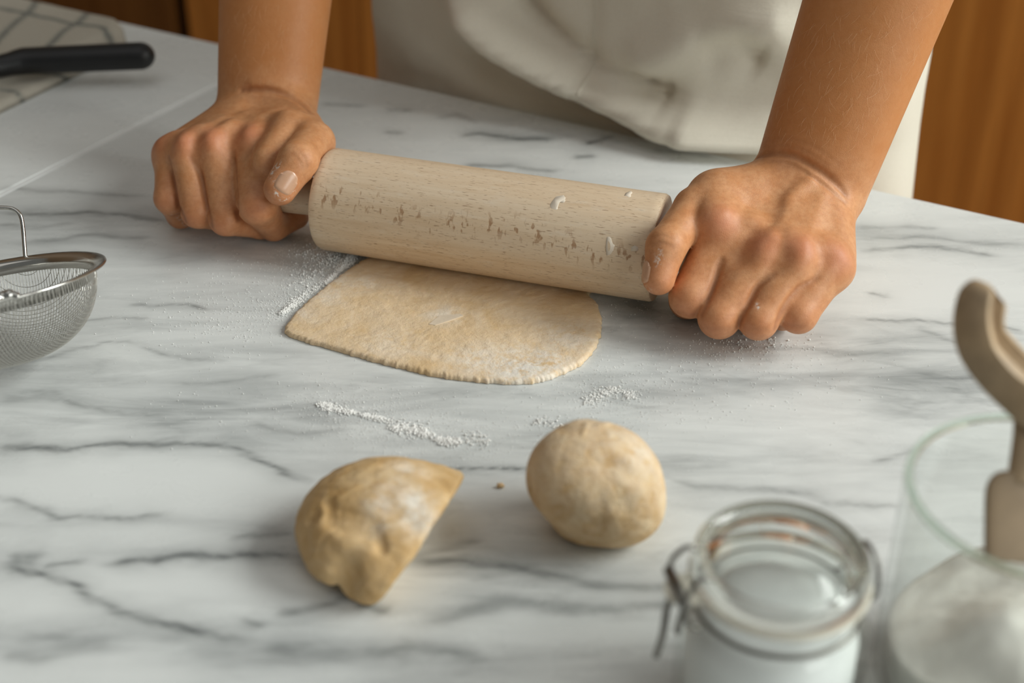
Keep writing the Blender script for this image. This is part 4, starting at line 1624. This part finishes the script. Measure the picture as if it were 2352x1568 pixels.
def bowl(x, y):
    r = min(math.hypot(x, y) / (SV_R * .892), 1.0)
    return -0.0016 - (SV_D + .003) * math.sqrt(max(1 - r ** 2.6, 0))


bm = bmesh.new()
prof = [(SV_R * .866, -.0068), (SV_R * .880, -.0012), (SV_R * .90, .0001), (SV_R * .985, .0011), (SV_R * .998, .0009), (SV_R * 1.002, .0002), (SV_R * .996, -.0003), (SV_R * .90, -.0010), (SV_R * .886, -.0020), (SV_R * .872, -.0070)]
lathe(bm, prof, Vector(SV_C), nrm, 96, True)
link_bm('rim', bm, STEEL, sv)
bm = bmesh.new()
pitch_ = 0.00172
for fam in (0, 1):
    R = SV_R * .892
    k = int(R / pitch_)
    for i in range(-k, k + 1):
        c0 = i * pitch_
        half_ = math.sqrt(max(R * R - c0 * c0, 0))
        if half_ < .004: continue
        m = 40
        pts = []
        for j in range(m + 1):
            q = -half_ + 2 * half_ * (0.5 - 0.5 * math.cos(math.pi * j / m))
            x, y = (c0, q) if fam == 0 else (q, c0)
            pts.append(svp(x, y, bowl(x, y) + (.00012 if fam else -.00012)))
        tube(bm, pts, 0.00024, 4, False)
o = link_bm('wire_mesh', bm, WIRE, sv)
tag(o, 'fine woven wire bowl', kind='stuff')
# ear at the far side, and the handle stem at the near left
bm = bmesh.new()


def rim_at(px, far):
    best = None
    for k in range(720):
        a = math.radians(k / 2)
        p = svp(SV_R * math.cos(a), SV_R * math.sin(a), 0)
        v = np.array(p) - CAMP
        x = IMG_W / 2 + FPX * (v @ RT) / (v @ FW)
        if (math.sin(a) > 0) == far and (best is None or abs(x - px) < best[0]): best = (abs(x - px), p, v @ FW)
    return best[1], best[2]


rp1, rd = rim_at(57, True)
ear = [rp1, at_depth(56, 565, rd), at_depth(52, 520, rd), at_depth(46, 494, rd), at_depth(30, 480, rd), at_depth(8, 477, rd), at_depth(-30, 478, rd), at_depth(-75, 482, rd), at_depth(-92, 500, rd), at_depth(-98, 540, rd), at_depth(-102, 625, rd)]
tube(bm, smooth_path(ear, 6), .00125, 10)
link_bm('resting_hook', bm, STEEL, sv)
bm = bmesh.new()
fp, fd_ = rim_at(42, False)
fp = np.array(fp)
hd = [fp + np.array([0, 0, .0004]), at_depth(25, 677, fd_ - .001), at_depth(0, 684, fd_ - .002), at_depth(-60, 700, fd_ - .012), at_depth(-220, 740, fd_ - .03), at_depth(-420, 790, fd_ - .05)]
tube(bm, smooth_path(hd, 6), [.0022] * 6 + [.0030] * 25, 12)
link_bm('handle', bm, STEEL, sv)

# ================================================================== TOWEL AND BLACK HANDLE
TW_T0 = -1.02
cornerA = at_z(287, 84)                        # far right corner of the towel
pA = np.array([cornerA @ ET, cornerA @ EN])
pts_px = {'low': [(0, 262), (60, 234), (120, 204), (185, 172)], 'right': [(185, 172), (240, 135), (287, 100)], 'far': [(287, 66), (250, 48), (190, 30), (100, 16), (0, -2)]}
lowA, lowB = at_z(0, 262)[:2], at_z(185, 172)[:2]
du = (lowB - lowA) / np.linalg.norm(lowB - lowA)
farR = at_z(284, 70)[:2]
# a folded cloth: quad with rounded corner, edges along the near and far sides
q00 = lowB + du * 0.060
q01 = farR
wdir = (at_z(0, -2)[:2] - at_z(284, 70)[:2]); wdir /= np.linalg.norm(wdir)
nu, nv = 90, 60
tp = []
for i in range(nu + 1):
    a = i / nu
    for j in range(nv + 1):
        b = j / nv
        near = q00 - du * a * 0.42
        far = q01 + wdir * a * 0.42
        tp.append(near * (1 - b) + far * b)
tp = np.array(tp)
rim_ = np.minimum.reduce([np.repeat(np.arange(nu + 1), nv + 1), np.tile(np.arange(nv + 1), nu + 1), nv - np.tile(np.arange(nv + 1), nu + 1)])
hgt = 0.0052 * np.clip(rim_ / 2.5, 0, 1) ** 0.5 + 0.0012 * fbm(tp, 26, 3, 5) * np.clip(rim_ / 3, 0, 1) + .0006
dl = (tp - lowA) @ np.array([-du[1], du[0]])
step_ = at_z(40, 222)[:2]
hgt = hgt + 0.004 * (1 / (1 + np.exp(-(dl - 0.030) / .002))) * np.clip(rim_ / 2, 0, 1)
tv = np.c_[tp, hgt]
idx = np.arange(len(tp)).reshape(nu + 1, nv + 1)
fs = np.stack([idx[:-1, :-1], idx[1:, :-1], idx[1:, 1:], idx[:-1, 1:]], -1).reshape(-1, 4).tolist()
# underside
nb_ = len(tv)
tv2 = np.r_[tv, np.c_[tp, np.full(len(tp), .0003)]]
ringi = list(idx[:, 0]) + list(idx[-1, 1:]) + list(idx[-2::-1, -1]) + list(idx[0, -2:0:-1])
for a, b in zip(ringi, ringi[1:] + ringi[:1]): fs.append((a, b, b + nb_, a + nb_))
fs.append([i + nb_ for i in ringi])
used = np.zeros(len(tv2), bool); used[:nb_] = True; used[[i + nb_ for i in ringi]] = True
remap = np.cumsum(used) - 1
towel = link_mesh('kitchen_towel', tv2[used], [[remap[i] for i in f] for f in fs], mat_towel())
tag(towel, 'folded cream towel with thin dark check lines under the black handle', 'towel')
LINES = [([(-40, 140), (0, 95), (40, 55), (62, 36), (85, 8)], .0022), ([(100, 130), (115, 108), (140, 82), (170, 62), (195, 42), (205, 30)], .0022), ([(-20, 20), (0, 22), (60, 34), (110, 46), (160, 58), (195, 62), (230, 66), (248, 78), (256, 96)], .0022),
         ([(-20, 198), (20, 203), (45, 212), (58, 230)], .0016), ([(-30, 270), (0, 255), (60, 228), (120, 198), (180, 170)], .0014), ([(-20, 150), (60, 160), (150, 165), (230, 140)], .0018)]
ln = np.zeros(len(tv2))
for pts, w in LINES:
    line = np.array(smooth_path([at_z(*p, .008)[:2] for p in pts], 4))
    d, _ = polydist(tv2[:, :2] + .0012 * np.c_[fbm(tv2[:, :2], 50, 2, 1), fbm(tv2[:, :2], 50, 2, 2)], line)
    ln = np.maximum(ln, np.clip(1.6 * np.exp(-(d / w) ** 2), 0, 1))
set_attr(towel, 'line', ln[used])

kn = empty('kitchen_utensil', at_z(150, 150, 0.0))
tag(kn, 'black handled utensil lying on the towel at upper left', 'utensil')
A = at_depth(354, 126, 1.118)
Bp = at_depth(-10, 145, 1.035)
zA = 0.0215
A = at_z(356, 127, zA + .002)
Bp = at_z(55, 140, zA)
Cp = at_z(0, 152, zA - .001)
Dp = at_z(-120, 168, zA - .001)
bm = bmesh.new()
path = [A + (A - Bp) / np.linalg.norm(A - Bp) * 0.0]
ax_ = (Bp - A); Lh = np.linalg.norm(ax_); ax_ /= Lh
rr = .0118
pts, rad = [], []
for k in range(9):                             # rounded butt
    th = math.pi / 2 * k / 8
    pts.append(A + ax_ * rr * (1 - math.cos(th))); rad.append(max(rr * math.sin(th), 1e-4))
for k in range(1, 13):
    pts.append(A + ax_ * (rr + (Lh - rr) * k / 12)); rad.append(rr * (1.0 - .03 * k / 12))
for q, r in ((lerp(Bp, Cp, .25), rr * .93), (lerp(Bp, Cp, .6), rr * .84), (Cp, rr * .82), (lerp(Cp, Dp, .5), rr * .84), (Dp, rr * .84)):
    pts.append(q); rad.append(r)
tube(bm, pts, rad, 28, True, 0.92, (0, 0, 1))
link_bm('handle', bm, BLACK, kn)
# the working end lies on the towel beyond the picture
bm = bmesh.new()
bl = [Dp + (Dp - Cp) * k * .25 for k in range(0, 12)]
tube(bm, [p + np.array([0, 0, -.004]) for p in bl], [.012] * 4 + [.016, .02, .022, .022, .022, .02, .016, .008], 16, True, 0.12, (0, 0, 1))
link_bm('blade', bm, STEEL, kn)

# ================================================================== JARS
SJ = at_depth(1797, 1268, 0.530)               # centre of the small jar's lid
sj_h = SJ[2]
sj = empty('clip_top_jar', (SJ[0], SJ[1], 0))
tag(sj, 'small clip top glass jar of white sugar with its lid closed, in front', 'jar')
JC = Vector((SJ[0], SJ[1], 0))


def glass_body(R, neckR, H, wall, name, mat, parent, centre, seg=96, shoulder=.012, lip=.0015):
    o_ = [(0, .0008), (R * .80, .0008), (R * .93, .003), (R, .011), (R, H - shoulder - .012), (R * .985, H - shoulder - .006), (neckR + .003, H - shoulder), (neckR, H - shoulder + .004), (neckR, H - .004), (neckR + lip, H - .003), (neckR + lip, H - .001), (neckR, H)]
    i_ = [(neckR - wall * .6, H), (neckR - wall, H - .001), (neckR - wall, H - shoulder + .003), (R - wall, H - shoulder - .008), (R - wall, .013), (R * .9 - wall, .0065), (R * .75, .0055), (0, .0055)]
    bm = bmesh.new()
    lathe(bm, o_ + i_, centre, (0, 0, 1), seg)
    return link_bm(name, bm, mat, parent, True, 50)


LR = 0.0325                                    # lid radius
wire_z = sj_h - .0205
glass_body(.0368, .0300, sj_h - .0125, .0032, 'jar_body', THIN, sj, JC, shoulder=.014)
bm = bmesh.new()
lid = [(0, -.0050), (LR * .70, -.0050), (LR * .80, -.0080), (LR * .86, -.0095), (LR * .90, -.0110), (LR, -.0108), (LR * 1.03, -.0085), (LR * 1.03, -.0050), (LR * 1.0, -.0012), (LR * .965, 0), (LR * .90, -.0004), (LR * .85, -.0026), (LR * .72, -.0020), (0, -.0012)]
lathe(bm, lid, JC + Vector((0, 0, sj_h)), (0, 0, 1), 96)
link_bm('glass_lid', bm, GLASS, sj, True, 50)
bm = bmesh.new()
gz = sj_h - .0124
lathe(bm, [(LR * .90, gz), (LR * 1.045, gz), (LR * 1.06, gz + .0009), (LR * 1.045, gz + .0019), (LR * .90, gz + .0019)], JC, (0, 0, 1), 96, True)
# pull tab of the gasket, at the clip
ca = math.radians(192)
cdir = Vector((math.cos(ca), math.sin(ca), 0)); cper = Vector((-cdir.y, cdir.x, 0))
link_bm('rubber_seal', bm, RUBBER, sj)
bm = bmesh.new()
tb = []
for k in range(7):
    a = math.pi * k / 6
    tb.append(JC + cdir * (LR * 1.02 + .0120 * math.sin(a) ** .6) + cper * .0085 * math.cos(a))
vt = [bm.verts.new(p + Vector((0, 0, gz + .0019))) for p in tb]; vb_ = [bm.verts.new(p + Vector((0, 0, gz))) for p in tb]
bm.faces.new(vt); bm.faces.new(vb_[::-1])
for k in range(7): bm.faces.new((vt[k], vb_[k], vb_[(k + 1) % 7], vt[(k + 1) % 7]))
link_bm('seal_tab', bm, RUBBER, sj, False)


def ring_pts(R, z, a0=0, a1=360, n=72): return [JC + Vector((R * math.cos(math.radians(a0 + (a1 - a0) * k / n)), R * math.sin(math.radians(a0 + (a1 - a0) * k / n)), z)) for k in range(n + 1)]


def clip_pt(r, s, z): return JC + cdir * r + cper * s + Vector((0, 0, z))


bm = bmesh.new()
tube(bm, ring_pts(.0318, wire_z - .002), .0010, 8, False)
link_bm('neck_wire', bm, DARKWIRE, sj)
bm = bmesh.new()                               # band over the lid's rim and the lever that closes it
tube(bm, smooth_path([clip_pt(.0335, -.010, wire_z - .002), clip_pt(.0390, -.010, wire_z + .002), clip_pt(.0400, -.010, wire_z + .014), clip_pt(.0350, -.009, sj_h + .001), clip_pt(.0300, -.0085, sj_h - .0002)], 5), .0010, 8)
tube(bm, smooth_path([clip_pt(.0335, .010, wire_z - .002), clip_pt(.0390, .010, wire_z + .002), clip_pt(.0400, .010, wire_z + .014), clip_pt(.0350, .009, sj_h + .001), clip_pt(.0300, .0085, sj_h - .0002)], 5), .0010, 8)
link_bm('bail_wire', bm, DARKWIRE, sj)
bm = bmesh.new()
tube(bm, smooth_path([clip_pt(.0400, -.004, wire_z + .006), clip_pt(.0425, -.003, wire_z - .002), clip_pt(.0445, 0, wire_z - .012), clip_pt(.0470, .001, wire_z - .022)], 5), .0014, 8)
tube(bm, smooth_path([clip_pt(.0400, .007, wire_z + .004), clip_pt(.0410, .006, wire_z - .004), clip_pt(.0400, .004, wire_z - .008)], 5), .0014, 8)
lathe(bm, [(0, -.011), (.0022, -.011), (.0022, .011), (0, .011)], clip_pt(.0402, 0, wire_z + .010), cper, 12)
link_bm('lever', bm, DARKWIRE, sj)
bm = bmesh.new()                               # hinge on the far right
hdir = -cdir
tube(bm, smooth_path([JC - cdir * .0325 + cper * .008 + Vector((0, 0, wire_z - .002)), JC - cdir * .0370 + cper * .008 + Vector((0, 0, wire_z)), JC - cdir * .0360 + cper * .006 + Vector((0, 0, sj_h - .006)), JC - cdir * .0360 - cper * .006 + Vector((0, 0, sj_h - .006)), JC - cdir * .0370 - cper * .008 + Vector((0, 0, wire_z)), JC - cdir * .0325 - cper * .008 + Vector((0, 0, wire_z - .002))], 5), .0010, 8)
link_bm('hinge', bm, DARKWIRE, sj)
bm = bmesh.new()
lathe(bm, [(0, .0062), (.0265, .0063), (.0318, .0142), (.0328, .017), (.0328, sj_h - .038), (.0305, sj_h - .0335), (.0255, sj_h - .0290), (0, sj_h - .0280)], JC, (0, 0, 1), 64)
SUGAR = Mat('sugar_white', (0.90, 0.90, 0.895), 0.7)
SUGAR.bump(SUGAR.noise(SUGAR.coord(), 1500, 2), 0.3, 0.0006)
tag(link_bm('sugar', bm, SUGAR.m), 'white sugar filling the small clip top jar', 'sugar', kind='stuff')

# big open jar at the right edge
BJ = at_depth(2402, 1140, 0.530)
bj_h = BJ[2]
bj = empty('open_jar', (BJ[0], BJ[1], 0))
tag(bj, 'large open glass jar of flour with a wooden scoop, cut by the right edge', 'jar')
BC = Vector((BJ[0], BJ[1], 0))
BR = 0.0515
bm = bmesh.new()
o_ = [(0, .0008), (BR * .8, .0008), (BR * .93, .003), (BR * .99, .010), (BR * 1.0, .03), (BR * 1.0, bj_h - .02), (BR * .995, bj_h - .012), (BR * 1.0, bj_h - .004), (BR * 1.0, bj_h - .0018), (BR * .985, bj_h)]
i_ = [(BR * .955, bj_h), (BR * .94, bj_h - .002), (BR * .935, bj_h - .014), (BR * .93, .012), (BR * .85, .0065), (BR * .7, .0055), (0, .0055)]
lathe(bm, o_ + i_, BC, (0, 0, 1), 128)
link_bm('jar_body', bm, THIN, bj, True, 50)
bm = bmesh.new()
lathe(bm, [(BR * .968 + .0017 * math.cos(a), bj_h + .0012 + .0017 * math.sin(a)) for a in np.linspace(0, 2 * math.pi, 12, endpoint=False)], BC, (0, 0, 1), 128, True)
link_bm('rim', bm, GLASS2, bj)
# flour inside: a heap that climbs to the right, with lumps
nr, na = 30, 72
vs = []
for i in range(nr + 1):
    r = (BR * .925) * i / nr
    for k in range(na):
        a = 2 * math.pi * k / na
        x, y = r * math.cos(a), r * math.sin(a)
        vs.append((x, y))
vs = np.array(vs)
hz = 0.042 + 0.018 * np.clip(vs[:, 0] / BR, -1, 1) - 0.006 * vs[:, 1] / BR + 0.003 * fbm(vs, 45, 3, 2) + 0.015 * np.exp(-((vs[:, 0] + .010) ** 2 + (vs[:, 1] + .014) ** 2) / .021 ** 2)
hv = np.c_[vs[:, 0] + BC.x, vs[:, 1] + BC.y, hz]
bot = np.c_[vs[-na:, 0] + BC.x, vs[-na:, 1] + BC.y, np.full(na, .0135)]
bot2 = np.c_[vs[-na:, 0] * .75 + BC.x, vs[-na:, 1] * .75 + BC.y, np.full(na, .0066)]
fs = []
for i in range(nr):
    for k in range(na):
        a, b = i * na + k, i * na + (k + 1) % na
        fs.append((a, a + na, b + na, b))
n0 = nr * na
m0 = len(hv)
for k in range(na):
    k2 = (k + 1) % na
    fs.append((n0 + k, m0 + k, m0 + k2, n0 + k2))
    fs.append((m0 + k, m0 + na + k, m0 + na + k2, m0 + k2))
fs.append([m0 + na + k for k in range(na)])
JFL = mat_simple('jar_flour', (0.90, 0.87, 0.80), 0.9, 0.08, 90, 0.6)
tag(link_mesh('jar_flour', np.r_[hv, bot, bot2], fs, JFL), 'heap of white flour inside the large open jar', 'flour', kind='stuff')

# wooden scoop standing in the flour
SCOOP = mat_simple('scoop_wood', (0.42, 0.30, 0.18), 0.45, 0.22, 60, 0.15)
sc = empty('wooden_scoop', at_depth(2340, 1150, .545) * np.array([1, 1, 0]) + np.array([0, 0, .05]))
tag(sc, 'wooden scoop with curved tip leaning out of the open flour jar', 'scoop')


def sweep_profile(path, prof, ups, name, mat, parent, sub=1):
    """sweep a closed 2-D profile (scaled per point) along a path"""
    bm = bmesh.new()
    rings = []
    n = len(path)
    for i in range(n):
        p = Vector(path[i])
        d = (Vector(path[min(i + 1, n - 1)]) - Vector(path[max(i - 1, 0)])).normalized()
        u = Vector(ups); u = (u - d * u.dot(d)).normalized()
        s = d.cross(u)
        rings.append([bm.verts.new(p + s * a + u * b) for a, b in prof(i / (n - 1))])
    m = len(rings[0])
    for A, B2 in zip(rings[:-1], rings[1:]):
        for k in range(m): bm.faces.new((A[k], A[(k + 1) % m], B2[(k + 1) % m], B2[k]))
    bm.faces.new(rings[0][::-1]); bm.faces.new(rings[-1])
    return link_bm(name, bm, mat, parent, True, 45)


# blade that dips into the flour: a flat tapering paddle
bd = .540
bl = [at_depth(2330, 1290, bd - .004), at_depth(2330, 1200, bd), at_depth(2332, 1130, bd + .003), at_depth(2345, 1090, bd + .004)]


def paddle(t):
    w = .0115 if t < .6 else .0115 - .0085 * ((t - .6) / .4) ** 2.2
    return [(w * math.copysign(abs(math.cos(a)) ** .5, math.cos(a)), .0022 * math.copysign(abs(math.sin(a)) ** .6, math.sin(a))) for a in np.linspace(0, 2 * math.pi, 24, endpoint=False)]


sweep_profile(smooth_path(bl, 6), paddle, (0, -1, .6), 'blade', mat_simple('paddle_wood', (0.30, 0.215, 0.13), 0.5, 0.15, 60), sc)
# curved open trough above the rim: thick bar from the right, turning up into a hollowed tip
hp = [at_depth(2600, 975, .528), at_depth(2500, 968, .535), at_depth(2400, 938, .543), at_depth(2330, 880, .547), at_depth(2268, 812, .548), at_depth(2248, 770, .548), at_depth(2246, 720, .549), at_depth(2258, 675, .550), at_depth(2270, 655, .550)]


def trough(t):
    e = .35 + .65 * math.sin(t / .08 * math.pi / 2) if t < .08 else 1.0 if t < .8 else max(1 - ((t - .8) / .2) ** 2 * .75, .2)
    W = (.0120 - .0035 * t) * e
    D = (.0092 - .002 * t) * e
    g = W * .50
    gd = D * (.15 + .55 * min(t * 1.4, 1))
    out = [(-W, -D * .2), (-W * .9, -D * .75), (-W * .5, -D), (W * .5, -D), (W * .9, -D * .75), (W, -D * .2), (W, D * .6), (W * .9, D * .95), (g * 1.15, D), (g, D - gd * .4), (g * .6, D - gd), (-g * .6, D - gd), (-g, D - gd * .4), (-g * 1.15, D), (-W * .9, D * .95), (-W, D * .6)]
    return out


sweep_profile(smooth_path(hp, 7), trough, (0.75, -0.45, .45), 'handle', SCOOP, sc)
st = [at_depth(2348, 1110, bd + .004), at_depth(2362, 1010, bd + .006), at_depth(2366, 940, .547), at_depth(2376, 915, .547)]
bm = bmesh.new()
tube(bm, smooth_path(st, 6), [.0062] * 19, 16, True, .6, (0, -1, .6))
link_bm('neck', bm, SCOOP, sc)
